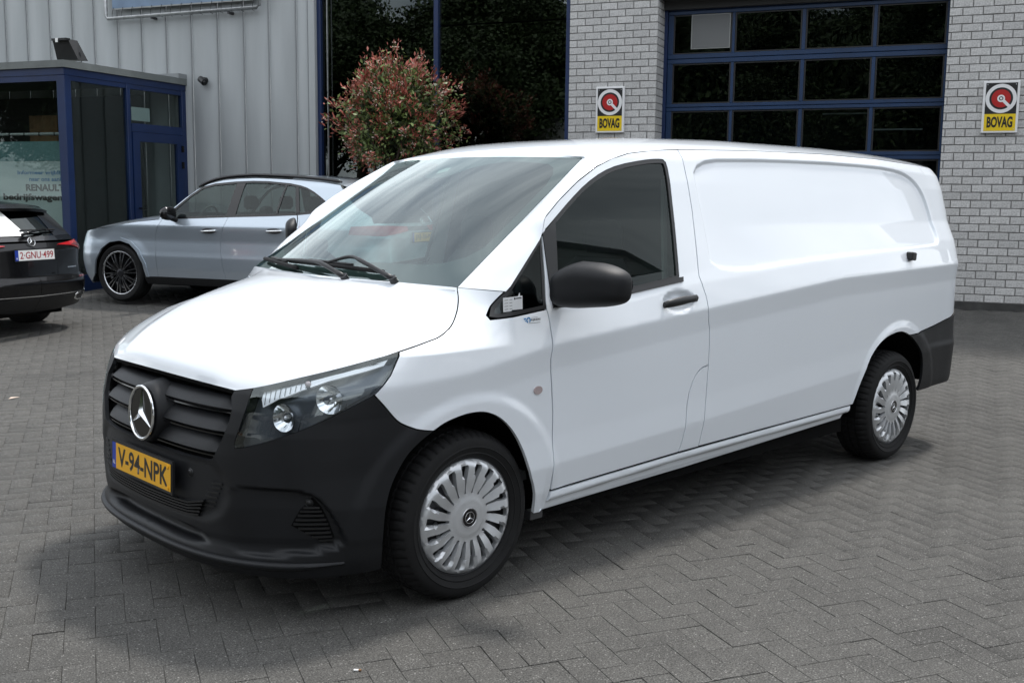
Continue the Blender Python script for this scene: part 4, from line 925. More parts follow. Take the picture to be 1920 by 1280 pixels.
tx, ty = rng.normal(0, .0035, (2, len(rest), 1)); allv[..., 2] = c0[:, 2] + tx * c0[:, 0] + ty * c0[:, 1] + rng.normal(0, .0007, (len(rest), 1)) + hgt(allv[..., 0], allv[..., 1])
fa = np.array(PF)[None] + (np.arange(len(rest)) * nv)[:, None, None]
me = bpy.data.meshes.new('pavers'); V_ = allv.reshape(-1, 3); F_ = fa.reshape(-1, 4)
me.vertices.add(len(V_)); me.vertices.foreach_set('co', V_.ravel()); me.loops.add(F_.size); me.loops.foreach_set('vertex_index', F_.ravel()); me.polygons.add(len(F_)); me.polygons.foreach_set('loop_start', np.arange(len(F_)) * 4); me.polygons.foreach_set('loop_total', np.full(len(F_), 4)); me.update(calc_edges=True); me.validate()
o = link('paver_field', me, 'paver', pav); o['kind'] = 'stuff'
# ------------------------------------------------------------------ white brick piers
BW, BH, JT = .2195, .0925, .011
def brick_mesh(w, h=BH - JT, d=.10, c=.003):
    m = MB(); m.box((0, 0, 0), (w, d, h)); x0, x1, z1 = 0, w, h
    v = [(0, c, 0), (w, c, 0), (w, c, h), (0, c, h), (c, 0, c), (w - c, 0, c), (w - c, 0, h - c), (c, 0, h - c), (0, d, 0), (w, d, 0), (w, d, h), (0, d, h)]
    f = [(4, 5, 6, 7), (0, 1, 5, 4), (1, 2, 6, 5), (2, 3, 7, 6), (3, 0, 4, 7), (8, 9, 1, 0), (9, 10, 2, 1), (10, 11, 3, 2), (11, 8, 0, 3)]
    return v, f
_bm = {}
def brick_me(w):
    k = round(w, 3)
    if k not in _bm: v, f = brick_mesh(w); _bm[k] = new_mesh('brick', v, f); _bm[k].materials.append(MAT['brick_white'])
    return _bm[k]
def brick_wall(t, s0, s1, o, z0, z1, phase, vis, name='brick'):
    """bricks of one face; vis(s, z) picks the ones the photograph shows, the rest are joined"""
    S = MB(); n = 0; r = 0; z = z0; O3 = t['_o']
    while z < z1 - .02:
        st = s0 - ((phase + (r % 2) * BW / 2) % BW); s = st
        while s < s1 - .004:
            a, c = max(s, s0), min(s + BW - JT, s1)
            if c - a > .02:
                pr = random.gauss(0, .0012)
                if vis((a + c) / 2, z) and n < 290:
                    n += 1; link(name, brick_me(c - a), None, t, (a - O3[0], -o - O3[1] + pr, z - O3[2] + random.gauss(0, .0008)), (0, random.gauss(0, .002), 0))
                else:
                    v, f = brick_mesh(c - a); S.add([(x + a - O3[0], y - o - O3[1] + pr, q + z - O3[2]) for x, y, q in v], f)
            s += BW
        z += BH; r += 1
    if S.v: q = S.build('brick_field', 'brick_white', t); q['kind'] = 'stuff'
lp = bt('brick_pier', 'white brick pier between the showroom window and the roller door', 'brick wall', -4.73, 0, .28)
BB(lp).b(-5.332, -4.139, -.008, -.48, .2, 5.6).build('mortar', 'mortar', lp)
Z0L = 4.104 - BH * 42      # a row joint read off the photograph
brick_wall(lp, -5.335, -4.136, 0, Z0L + .005, 5.6, (-5.335 + 5.2255) % BW, lambda s, z: 2.2 < z < 4.3)
S = MB(); O3 = lp['_o']; z = Z0L + .005; r = 0; nrev = 0
rv = {w: new_mesh('b', [(0, q[0], q[2]) if 0 else (-q[1], q[0], q[2]) for q in brick_mesh(w)[0]], brick_mesh(w)[1]) for w in (.2085, .098, .14, .07)}
for m_ in rv.values(): m_.materials.append(MAT['brick_white'])
while z < 5.55:
    for a, w in (((.0, .2085), (.2195, .2085)) if r % 2 else ((.0, .098), (.1095, .2085), (.329, .098))):
        if 2.2 < z < 4.3: link('reveal_brick', rv[w], None, lp, (-4.136 - O3[0] + .0005, .001 + a - O3[1], z - O3[2]))
        else: S.add([(-4.136 - O3[0] - q[1], .001 + a - O3[1] + q[0], z - O3[2] + q[2]) for q in brick_mesh(w)[0]], brick_mesh(w)[1])
    z += BH; r += 1
q = S.build('reveal_field', 'brick_white', lp); q['kind'] = 'stuff'
rp = bt('brick_pier', 'white brick wall to the right of the roller door, with the larger looking sign', 'brick wall', .2, 0, .28)
BB(rp).b(-.632, 6.0, -.008, -.45, .2, 5.6).build('mortar', 'mortar', rp)
BB(rp).b(-.634, 6.0, .004, -.006, .25, .385).build('dark_plinth', 'dark_base', rp)
Z0R = .385
brick_wall(rp, -.635, 6.0, 0, Z0R + .008, 5.6, (-.635 - .168 + 5 * BW) % BW, lambda s, z: s < .52 and z < 4.4)
# lintel and reveal over the door
t = bt('door_lintel', 'dark steel lintel above the blue roller door', 'lintel', -2.38, 0, 4.15)
BB(t).b(-4.136, -.635, -.05, -.30, 4.13, 4.5).b(-4.136, -.635, -.30, -.5, 4.02, 4.5).build('lintel_beam', 'room_mid', t)
q = BB(t); q.tube([(-4.1, .34, 4.035) - np.array(t['_o']) + np.array(t['_o']), (-.66, .34, 3.985 + .04)], .012, 6); q.build('lintel_cable', 'fascia_grey', t)
BB(t).b(-4.136, -.635, 0, -.3, 4.5, 5.6).build('upper_wall', 'brick_white', t)
# ------------------------------------------------------------------ blue roller door
gd = bt('roller_door', 'blue framed sectional roller door with four columns of dark panes between the brick piers', 'garage door', -2.38, -.40, .3)
OD = -.40; rails = [(3.96, 4.06), (3.335, 3.455), (2.722, 2.815), (2.085, 2.18), (1.46, 1.555), (.83, .93), (.30, .42)]
for a, c in rails:
    q = BB(gd); q.b(-4.09, -.60, OD + .028, OD - .03, a, (a + c) / 2 - .003, ch=.004); q.b(-4.09, -.60, OD + .028, OD - .03, (a + c) / 2 + .003, c, ch=.004); q.build('door_rail', 'blue_door', gd)
ms = [(-4.09, -4.02), (-3.247, -3.21), (-2.365, -2.32), (-1.505, -1.462), (-.665, -.60)]
for (a0, c0_), (a1, c1) in zip(rails[1:], rails[:-1]):
    for m0, m1 in ms: BB(gd).b(m0, m1, OD + .022, OD - .025, c0_, a1, ch=.004).build('door_post', 'blue_door', gd)
    for (p0, p1), (n0, n1) in zip(ms[:-1], ms[1:]):
        q = BB(gd); g_ = np.array([[(s, -(OD + .004 + -.0012 * math.sin(3.1 * s + z * 2.3) * math.sin(math.pi * (s - p1) / (n0 - p1)) * math.sin(math.pi * (z - c0_) / (a1 - c0_))), z) for z in np.linspace(c0_, a1, 7)] for s in np.linspace(p1, n0, 9)]); q.grid(g_)
        q.build('door_pane', 'garage_glass', gd, smooth=True)
        for e0, e1, f0, f1 in ((p1, p1 + .018, c0_, a1), (n0 - .018, n0, c0_, a1), (p1, n0, c0_, c0_ + .018), (p1, n0, a1 - .018, a1)): pass
        BB(gd).b(p1, p1 + .02, OD + .010, OD, c0_, a1).b(n0 - .02, n0, OD + .010, OD, c0_, a1).b(p1 + .02, n0 - .02, OD + .010, OD, c0_, c0_ + .018).b(p1 + .02, n0 - .02, OD + .010, OD, a1 - .018, a1).build('pane_gasket', 'seal', gd)
BB(gd).b(-4.136, -4.092, OD + .05, OD - .06, .3, 4.1).build('door_track', 'blue_frame', gd); BB(gd).b(-.598, -.635, OD + .05, OD - .06, .3, 4.1).build('door_track', 'blue_frame', gd)
t = bt('paper_sheet', 'pale square sheet stuck on the top left pane of the roller door', 'notice', -3.53, OD - .03, 3.53)
BB(t).b(-3.772, -3.285, OD + .016, OD + .012, 3.53, 3.945).build('sheet', 'sheet_grey', t)
BB(t).b(-3.785, -3.272, OD + .011, OD + .008, 3.518, 3.957).build('sheet_border', 'frosted', t)
# rooms behind the glass
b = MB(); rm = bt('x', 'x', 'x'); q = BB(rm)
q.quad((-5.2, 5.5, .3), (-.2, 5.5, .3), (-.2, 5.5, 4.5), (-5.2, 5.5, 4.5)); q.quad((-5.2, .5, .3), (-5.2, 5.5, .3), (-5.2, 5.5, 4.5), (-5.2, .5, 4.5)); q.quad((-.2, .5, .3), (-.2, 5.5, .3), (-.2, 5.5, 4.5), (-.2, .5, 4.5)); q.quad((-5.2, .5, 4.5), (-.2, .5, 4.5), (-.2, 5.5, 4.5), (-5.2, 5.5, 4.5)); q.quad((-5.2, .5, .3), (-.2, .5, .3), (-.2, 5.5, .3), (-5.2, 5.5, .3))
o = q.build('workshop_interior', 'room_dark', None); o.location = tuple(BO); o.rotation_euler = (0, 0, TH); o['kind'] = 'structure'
for k, (s, o2, z, w) in enumerate(((-2.6, -3.2, 3.05, .9), (-2.1, -4.2, 2.93, .8), (-1.3, -3.0, 2.60, .7))):
    t = bt('strip_light', 'faint pale strip light inside the workshop, ' + ('highest and leftmost of the three', 'middle one of the three', 'lowest and rightmost of the three')[k], 'ceiling light', s, o2, z, 'strip lights in the workshop'); BB(t).b(s - w / 2, s + w / 2, o2 - .03, o2 + .03, z, z + .02).build('tube', 'paper_bright', t)
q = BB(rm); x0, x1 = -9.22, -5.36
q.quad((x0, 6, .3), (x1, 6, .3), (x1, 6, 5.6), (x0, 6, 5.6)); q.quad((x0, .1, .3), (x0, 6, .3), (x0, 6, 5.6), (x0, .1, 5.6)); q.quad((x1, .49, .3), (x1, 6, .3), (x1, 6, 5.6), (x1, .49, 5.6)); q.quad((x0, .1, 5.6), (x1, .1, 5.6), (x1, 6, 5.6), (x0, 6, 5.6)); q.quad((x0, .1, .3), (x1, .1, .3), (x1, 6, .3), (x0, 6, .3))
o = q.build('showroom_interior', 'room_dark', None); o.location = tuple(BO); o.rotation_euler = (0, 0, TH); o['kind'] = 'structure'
bpy.data.objects.remove(rm)
# ------------------------------------------------------------------ showroom window
sw = bt('showroom_window', 'tall dark showroom window in blue frames behind the red shrub', 'window', -7.3, -.10, .3)
for s0, s1 in ((-9.295, -9.232), (-7.378, -7.312), (-5.40, -5.338)): BB(sw).b(s0, s1, -.03, -.16, .3, 5.6, ch=.006).build('window_post', 'blue_frame', sw)
BB(sw).b(-9.232, -5.40, -.03, -.16, .3, .40).build('window_sill', 'blue_frame', sw)
for s0, s1, z0, z1 in ((-9.232, -7.378, .40, 5.5), (-7.312, -5.40, .40, 3.93), (-7.312, -5.40, 3.95, 5.5)): BB(sw).b(s0, s1, -.09, -.10, z0, z1).build('window_pane', 'showroom_glass', sw)
BB(sw).b(-9.12, -9.112, -.02, -.05, .3, 5.5).build('rain_chain', 'pipe_metal', sw)
BB(sw).b(-8.05, -7.99, -.6, -.62, 1.0, 3.4).b(-8.4, -7.4, -.6, -.62, 3.38, 3.40).build('inner_display', 'room_mid', sw)
# ------------------------------------------------------------------ grey cladding with standing seams
cw = bt('clad_wall', 'pale grey metal clad wall with narrow standing seams, left of the showroom', 'wall', -12.3, 0, .3)
seams = [-18.2, -17.72, -17.25, -16.78, -16.3, -15.83, -15.353, -14.88, -14.382, -13.905, -13.451, -12.966, -12.492, -12.009, -11.527, -11.034, -10.553, -10.10, -9.62, -9.407]
for a, c in zip(seams[:-1], seams[1:]):
    w = c - a; q = BB(cw); ys = [(0, 0), (.012, .0), (.020, .006), (w / 2, .0075), (w - .034, .006), (w - .026, .0), (w - .018, 0)]
    g_ = np.array([[(a + x, -y, z) for x, y in ys] for z in (.3, 1.6, 3.0, 4.3, 5.7)]); q.grid(g_[:, ::-1]); q.build('cladding_panel', 'cladding', cw, angle=40)
    BB(cw).b(c - .019, c - .001, .022, -.004, .3, 5.7, ch=.004).build('standing_seam', 'seam_grey', cw)
BB(cw).b(-9.405, -9.297, .030, -.05, .3, 5.7, ch=.004).build('corner_trim', 'cladding', cw)
# banner on a pipe frame
bn = bt('banner_frame', 'blue banner laced into a metal pipe frame at the top left of the clad wall', 'banner', -11.64, .12, 4.28)
def bp(s, z, o=.12): return np.array([s, -o, z])
q = BB(bn); q.tube([bp(-13.09, 5.4), bp(-13.10, 4.34), bp(-13.06, 4.295), bp(-10.24, 4.315), bp(-10.19, 4.35), bp(-10.18, 5.4)], .028, 10); q.build('pipe', 'pipe_metal', bn, smooth=True)
q = BB(bn); q.grid(np.array([[(s, -.10 - .008 * math.sin(s * 5 + z), z) for z in np.linspace(4.435 + .012 * math.sin((s + 13) * 2 * math.pi / .36) ** 2, 5.4, 5)] for s in np.linspace(-12.98, -10.28, 60)])[::-1]); q.build('banner_cloth', 'banner_blue', bn, smooth=True)
q = BB(bn); q.b(-12.99, -10.27, .104, .108, 4.428, 4.448); q.build('banner_hem', 'frosted', bn)
for k in range(15):
    s = -12.95 + k * .19; q = BB(bn); q.tube([bp(s, 4.46, .115), bp(s + .01, 4.38, .152), bp(s - .015, 4.285, .135), bp(s + .004, 4.27, .10)], .0045, 5); q.build('lace', 'ink_black', bn)
for s in (-12.2, -10.75): BB(bn).b(s - .02, s + .02, .12, 0, 4.255, 4.285).build('pipe_bracket', 'steel_dark', bn)
# security camera
sc_ = bt('security_camera', 'small black dome camera on the clad wall beside the porch roof', 'camera', -11.28, 0, 3.28)
q = BB(sc_); q.tube([(-11.28, 0, 3.30), (-11.28, -.06, 3.30)], .045, 14); q.build('camera_mount', 'dark_plastic', sc_, smooth=False)
q = BB(sc_); q.tube([(-11.33, -.075, 3.315), (-11.22, -.12, 3.255)], [.050, .052], 16); q.build('camera_body', 'dark_plastic', sc_, smooth=False)
q = BB(sc_); q.tube([(-11.225, -.118, 3.258), (-11.205, -.126, 3.247)], [.038, .030], 16); q.build('camera_lens', 'gloss_black', sc_)
# ------------------------------------------------------------------ round club signs
def club_sign(s0, s1, z0, z1, label):
    t = bt('wall_sign', label, 'sign', (s0 + s1) / 2, 0, z0, 'white framed club signs on the brick'); w, h = s1 - s0, z1 - z0; O3 = t['_o']
    BB(t).b(s0, s1, .045, .006, z0, z1, ch=.006).build('sign_box', 'sign_white', t)
    M = frame(((s0 + s1) / 2 - O3[0], -.045 - O3[1], z0 + h / 2 - O3[2]), (1, 0, 0), (0, 0, 1)); k = w / .388
    iw, ih = w * .43, h * .46; yb = -h * .135      # split between the black field and the yellow field
    flat_on('sign_field', [rect(-iw, yb, iw, ih)], M, 'sign_black', t, .002)
    flat_on('name_field', [rect(-iw, -ih, iw, yb)], M, 'sign_yellow', t, .002)
    cy = yb + (ih - yb) / 2 - .001; R = iw * .99
    q = flat_on('emblem_ring', [circle(0, cy, R * 1.0, 56)], M, 'sign_white', t, .0022, .001)
    flat_on('emblem_black', [circle(0, cy, R * .76, 48)], M, 'sign_black', t, .0022, .0018)
    flat_on('emblem_red', [circle(0, cy, R * .62, 44)], M, 'sign_red', t, .0022, .0026)
    c, s_ = math.cos(math.radians(-45)), math.sin(math.radians(-45)); rot = lambda pts: [(x * c - y * s_, cy + x * s_ + y * c) for x, y in pts]
    flat_on('emblem_needle', [rot([(0, -R * .10), (R * .70, -R * .10), (R * .86, -R * .16), (R * .86, R * .16), (R * .70, R * .10), (0, R * .10)])], M, 'sign_white', t, .0022, .0034)
    flat_on('emblem_hub', [circle(0, cy, R * .25, 30)], M, 'sign_white', t, .0022, .0038)
    flat_on('hub_ring', [circle(0, cy, R * .14, 24)], M, 'sign_black', t, .0022, .0044)
    flat_on('hub_dot', [circle(0, cy, R * .08, 20)], M, 'sign_white', t, .0022, .0050)
    text_on('sign_text', 'BOVAG', M, 0, (yb - ih) / 2 + .004, 'sign_black', t, w=iw * 1.64, h=(yb + ih) * .66, bold=.042, thick=.0035)
    for x, y in ((-iw * .9, ih * .93), (iw * .9, ih * .93), (-iw * .9, -ih * .93), (iw * .9, -ih * .93)): flat_on('screw', [circle(x, y, .005, 10)], M, 'bright_metal', t, .002, .0025)
club_sign(-4.938, -4.546, 2.425, 3.024, 'red and yellow emblem sign on the narrow brick pier left of the roller door')
club_sign(-.219, .169, 2.368, 2.961, 'red and yellow emblem sign on the brick wall right of the roller door')
# ------------------------------------------------------------------ blue glass porch
SK, KO = -11.675, 2.50
kp = bt('entrance_porch', 'dark blue framed glass entrance porch with a grey flat roof edge', 'porch', -13.5, 1.25, .2)
BB(kp).b(-18.2, SK + .03, KO + .03, .0, 3.235, 3.33).build('roof_edge', 'fascia_grey', kp)
BB(kp).b(-18.2, SK + .03, .0 + .2, .0, 3.332, 3.40).build('roof_upstand', 'seam_grey', kp)
BB(kp).b(-18.2, SK, KO, KO - .08, 3.14, 3.234).build('header', 'blue_frame', kp)
BB(kp).b(SK, SK - .08, KO - .08, 0, 3.14, 3.234).build('side_header', 'blue_frame', kp)
for s0, s1, a, c in ((-18.2, -11.80, KO - .01, KO - .07),): BB(kp).b(s0, s1, a, c, 3.06, 3.139).build('upper_rail', 'blue_frame', kp)
BB(kp).b(SK - .01, SK - .07, KO - .11, 0.0, 3.07, 3.139).build('upper_rail', 'blue_frame', kp)
BB(kp).b(SK - .125, SK, KO, KO - .125, .15, 3.138, ch=.008).build('corner_post', 'blue_frame', kp)
BB(kp).b(SK - .145, SK - .128, KO - .01, KO - .07, .15, 3.06).build('post_bead', 'blue_door', kp)
for a, c in ((1.31, 1.235), (.10, .005)): BB(kp).b(SK, SK - .08, a, c, .2, 3.138, ch=.006).build('side_post', 'blue_frame', kp)
BB(kp).b(SK, SK - .08, KO - .126, 1.312, .18, .42).build('kick_panel', 'blue_frame', kp)
BB(kp).b(SK - .126, -18.2, KO, KO - .08, .12, .40).build('kick_panel', 'blue_frame', kp)
for s in (-14.9, -16.6): BB(kp).b(s, s + .08, KO, KO - .08, .4, 3.06).build('front_post', 'blue_frame', kp)
BB(kp).b(SK - .04, SK - .046, KO - .126, 1.312, .42, 3.07).build('side_pane', 'porch_glass', kp)
q = BB(kp); 
for s0, s1 in ((-14.82, SK - .146), (-16.52, -14.9), (-18.2, -16.6)): BB(kp).b(s0, s1, KO - .04, KO - .046, .4, 3.06).build('front_pane', 'porch_glass', kp)
# door leaf with transom light
BB(kp).b(SK + .004, SK - .07, 1.233, .102, 2.46, 2.58).build('transom', 'blue_frame', kp)
BB(kp).b(SK - .04, SK - .046, 1.233, .102, 2.582, 3.07).build('transom_pane', 'porch_glass', kp)
dl = BB(kp); dl.b(SK + .01, SK - .05, 1.225, 1.08, .24, 2.455).b(SK + .01, SK - .05, .25, .108, .24, 2.455).b(SK + .01, SK - .05, 1.08, .25, 2.32, 2.455).b(SK + .01, SK - .05, 1.08, .25, .24, .46)
dl = dl.build('door', 'blue_frame', kp)
BB(kp).b(SK - .02, SK - .026, 1.08, .25, .46, 2.32).build('door_pane', 'porch_glass', dl)
q = BB(kp); q.tube([(SK + .015, -1.15, 1.34), (SK + .06, -1.15, 1.34), (SK + .06, -1.03, 1.34)], .012, 8); q.build('door_handle', 'gloss_black', dl)
for z in (2.25, 2.0): BB(kp).b(SK + .02, SK + .0, .16, .105, z - .05, z + .05).build('door_hinge', 'gloss_black', dl)
t = bt('paper_notice', 'small pale notice behind the transom glass over the porch door', 'notice', SK - .05, .9, 2.6); BB(t).b(SK - .052, SK - .056, 1.17, .78, 2.625, 2.82).build('sheet', 'banner_pale', t)
# pale banner inside the porch
bt2 = bt('porch_banner', 'pale teal banner with black lettering standing inside the porch glass', 'banner', -12.7, KO - .3, .2); ob = KO - .28
q = BB(bt2); q.tube([(-14.2, -ob, 2.372), (-11.93, -ob, 2.372)], .020, 8); q.build('banner_rail', 'pvc_pale', bt2, smooth=True)
q = BB(bt2); q.tube([(SK - .16, -2.30, 2.33), (SK - .16, -2.34, 2.355), (SK - .16, -2.36, 2.33)], .035, 8); q.tube([(SK - .155, -2.30, 2.35), (SK - .155, -2.30, .5)], .032, 10); q.build('pipe', 'pvc_pale', bt2, smooth=True)
for z in (2.15, 1.85, 1.5, 1.15, .85): BB(bt2).b(SK - .195, SK - .115, 2.34, 2.262, z, z + .014).build('pipe_clip', 'ink_black', bt2)
for s in (-13.0, -12.72, -12.44, -12.16): BB(bt2).b(s, s + .012, ob + .023, ob - .023, 2.345, 2.395).build('rail_clip', 'ink_black', bt2)
BB(bt2).b(-14.2, -11.96, ob + .004, ob, 1.995, 2.27).build('banner_top', 'banner_teal', bt2)
BB(bt2).b(-14.2, -11.96, ob + .004, ob, .55, 1.993).build('banner_sheet', 'banner_pale', bt2)
MO = frame((0 - bt2['_o'][0], -(ob + .006) - bt2['_o'][1], 0 - bt2['_o'][2]), (1, 0, 0), (0, 0, 1))
for s_, x, z, w, h, m_, bd in (('Informeer vrijblijvend', -12.36, 1.828, 1.05, .072, 'ink_blue', .03), ('naar ons aanbod', -12.30, 1.745, .74, .060, 'ink_blue', .03), ('RENAULT', -12.38, 1.625, .72, .098, 'ink_black', .045), ('bedrijfswagens', -12.58, 1.478, 1.20, .125, 'ink_black', .045)):
    text_on('banner_text', s_, MO, x, z, m_, bt2, w=w, h=h, bold=bd, thick=.001)
t = bt('wood_board', 'brown wooden panel seen through the porch glass above the banner', 'board', -12.9, 1.6, 2.0); BB(t).b(-13.25, -12.72, 1.62, 1.60, 1.7, 2.68).build('board', 'wood_panel', t)
t = bt('porch_inner_wall', 'dark back wall inside the porch', 'wall', -15, .3, .2); BB(t).b(-18.2, -12.45, .12, .08, .2, 3.1).build('panel', 'room_mid', t)
b_ = MB(); b_.add([tuple(W(-18.2, KO, .14)), tuple(W(SK, KO, .18)), tuple(W(SK, 0, .32)), tuple(W(-18.2, 0, .32))], [(0, 1, 2, 3)]); structure('porch_floor', new_mesh('pf', b_.v, b_.f), 'room_mid')
# floodlight on the porch roof
fl = bt('floodlight', 'dark floodlight tilted on the porch roof edge', 'floodlight', -11.9, KO - .4, 3.33); o1 = KO - .38
q = BB(fl); c0 = np.array([-11.93, -o1, 3.52]); q.add([(-12.06, -o1 - .10, 3.38), (-11.72, -o1 - .06, 3.37), (-11.83, -o1 - .12, 3.645), (-12.09, -o1 - .14, 3.645), (-12.05, -o1 + .10, 3.38), (-11.70, -o1 + .10, 3.37), (-11.80, -o1 + .02, 3.64), (-12.08, -o1 + .02, 3.64)], [(0, 1, 2, 3), (5, 4, 7, 6), (1, 5, 6, 2), (4, 0, 3, 7), (3, 2, 6, 7), (4, 5, 1, 0)]); q.build('lamp_body', 'dark_plastic', fl)
q = BB(fl); q.b(-12.08, -11.82, o1 + .17, o1 + .09, 3.625, 3.655); q.build('lamp_hood', 'dark_plastic', fl); BB(fl).b(-12.0, -11.96, o1 + .18, o1 + .17, 3.60, 3.655).build('lamp_tag', 'paper_bright', fl)
q = BB(fl); q.tube([(-12.08, -o1, 3.50), (-12.10, -o1, 3.34), (-11.72, -o1, 3.34), (-11.74, -o1, 3.48)], .012, 6); q.build('lamp_bracket', 'steel_dark', fl)
# ------------------------------------------------------------------ red tipped shrub in front of the showroom
def leaf_cards(pts, size, aspect, rngl, flat=.5, fold=.25, dirs=None):
    n = len(pts); v = np.empty((n, 4, 3)); d = rngl.normal(0, 1, (n, 3)); 
    if dirs is not None: d = d * .55 + dirs
    d /= np.linalg.norm(d, axis=1, keepdims=True); r = rngl.normal(0, 1, (n, 3)); r[:, 2] *= flat; r -= d * (r * d).sum(1, keepdims=True); r /= np.linalg.norm(r, axis=1, keepdims=True) + 1e-9
    L = (size * rngl.uniform(.6, 1.3, n))[:, None]; w = L * aspect; nn = np.cross(d, r)
    v[:, 0] = pts; v[:, 1] = pts + d * L * .55 + r * w + nn * L * fold * .3; v[:, 2] = pts + d * L; v[:, 3] = pts + d * L * .55 - r * w + nn * L * fold * .3
    return v.reshape(-1, 3), (np.arange(n)[:, None] * 4 + [0, 1, 2, 3])
def fast_mesh(name, V, F, m):
    me = bpy.data.meshes.new(name); me.vertices.add(len(V)); me.vertices.foreach_set('co', np.ascontiguousarray(V).ravel()); k = F.shape[1]; me.loops.add(F.size); me.loops.foreach_set('vertex_index', F.ravel()); me.polygons.add(len(F)); me.polygons.foreach_set('loop_start', np.arange(len(F)) * k); me.polygons.foreach_set('loop_total', np.full(len(F), k)); me.materials.append(MAT[m]); me.update(calc_edges=True); return me
rs_ = np.random.default_rng(21)
SH = bt('red_shrub', 'round photinia shrub with red tips and pale blossom in front of the showroom window', 'shrub', -7.29, 1.2, .2)
# twigs reach the crown surface in an uneven outline; leaves sit in rosettes at the twig ends
nt_ = 420; u1 = rs_.uniform(-.75, 1, nt_); ph_ = rs_.uniform(0, 2 * math.pi, nt_); rad = rs_.uniform(.62, 1.0, nt_) ** .6 * (1 + .17 * np.sin(3 * ph_ + 1) * np.sqrt(1 - u1 ** 2) + .13 * np.sin(5 * ph_ + 4 * u1)); rad[rs_.random(nt_) < .14] *= 1.17
kp_ = (np.sin(7 * ph_ + 3 * u1) * np.sin(8 * u1 + 2 * ph_) > -.62); rad, u1, ph_ = rad[kp_], u1[kp_], ph_[kp_]; nt_ = len(u1)
cen = np.array([-.03, 0, 2.33]); ends = cen + np.stack([.69 * rad * np.sqrt(1 - u1 ** 2) * np.cos(ph_), .70 * rad * np.sqrt(1 - u1 ** 2) * np.sin(ph_), .74 * rad * u1], -1)
q = MB()
for k in range(5): a = 2 * math.pi * k / 5; q.tube([(.05 * math.cos(a), .05 * math.sin(a), 0), (.12 * math.cos(a), .12 * math.sin(a), .8), (.30 * math.cos(a), .28 * math.sin(a), 1.7), (.42 * math.cos(a + .4), .36 * math.sin(a + .4), 2.3)], [.035, .028, .018, .008], 6)
for e in ends[::2]: m0 = cen + (e - cen) * .35 + rs_.normal(0, .05, 3); q.tube([m0, (m0 + e) / 2 + rs_.normal(0, .03, 3), e], [.009, .006, .003], 4, cap=False)
q.build('stems', 'twig', SH)
out_d = (ends - cen) / np.linalg.norm(ends - cen, axis=1, keepdims=True)
def around(k, spread, sel=None): 
    e = ends if sel is None else ends[sel]; d = out_d if sel is None else out_d[sel]; p_ = np.repeat(e, k, 0) + rs_.normal(0, spread, (len(e) * k, 3)); return p_, np.repeat(d, k, 0)
redsel = rs_.random(nt_) < (.62 + .3 * (u1 > 0)); p_, d_ = around(16, .045, redsel); p_ += d_ * .02; V, F = leaf_cards(p_, .062, .18, rs_, dirs=d_ * .9 + [0, 0, .5]); o = link('red_leaves', fast_mesh('l', V, F, 'leaf_red'), None, SH); o['kind'] = 'stuff'
p_, d_ = around(16, .075); p_ -= d_ * .07; V, F = leaf_cards(p_, .070, .22, rs_, dirs=d_ * .4); o = link('green_leaves', fast_mesh('l', V, F, 'leaf_green'), None, SH); o['kind'] = 'stuff'
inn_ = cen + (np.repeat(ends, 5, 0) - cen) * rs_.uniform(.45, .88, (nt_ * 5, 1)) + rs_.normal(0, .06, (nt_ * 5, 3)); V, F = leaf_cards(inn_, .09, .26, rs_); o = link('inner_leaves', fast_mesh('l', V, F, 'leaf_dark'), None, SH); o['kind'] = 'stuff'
bs = rs_.random(nt_) < .42; p_, d_ = around(16, .028, bs); p_ += d_ * .03; V, F = leaf_cards(p_, .022, .55, rs_); o = link('blossom', fast_mesh('l', V, F, 'blossom'), None, SH); o['kind'] = 'stuff'
# ------------------------------------------------------------------ across the yard: trees and low buildings that the glass mirrors
def tree_meshes(seed, H=11.):
    r = np.random.default_rng(seed); q = MB(); lobes = []
    q.tube([(0, 0, -.2), (.1, .05, H * .18), (-.05, .1, H * .36), (.1, 0, H * .62), (0, 0, H * .9)], [.28, .22, .18, .11, .03], 10)
    for k in range(16):
        a = k * 2.4 + r.uniform(-.3, .3); z0 = H * r.uniform(.20, .62); L = H * r.uniform(.20, .36) * (1.15 - z0 / H * .6); e = np.array([L * math.cos(a), L * math.sin(a), z0 + L * .55])
        q.tube([(0, 0, z0), e * [.5, .5, 1] - [0, 0, L * .22], e], [.09, .055, .02], 6); lobes.append((e, L * .62)); lobes.append((e * [.55, .55, 1] + [0, 0, L * .25], L * .5))
    for k in range(7): lobes.append((np.array([r.normal(0, .7), r.normal(0, .7), H * r.uniform(.66, .98)]), H * .12))
    P_ = []
    for c, R in lobes:
        n = int(1700 * (R / 1.6) ** 2) + 300; d = r.normal(0, 1, (n, 3)); d /= np.linalg.norm(d, axis=1, keepdims=True); P_.append(c + d * R * r.uniform(.35, 1.05, (n, 1)) * [1, 1, .75])
    P_ = np.concatenate(P_); V, F = leaf_cards(P_, .175, .34, r)
    tr = new_mesh('trunk', q.v, q.f, smooth=True); tr.materials.append(MAT['bark']); return tr, fast_mesh('crown', V, F, 'leaf_dark')
TM = [tree_meshes(31), tree_meshes(32, 12.), tree_meshes(33, 10.)]
ORD = 'first second third fourth fifth sixth seventh eighth ninth tenth eleventh twelfth thirteenth fourteenth fifteenth sixteenth seventeenth eighteenth nineteenth twentieth twenty-first twenty-second twenty-third'.split()
ti = 0
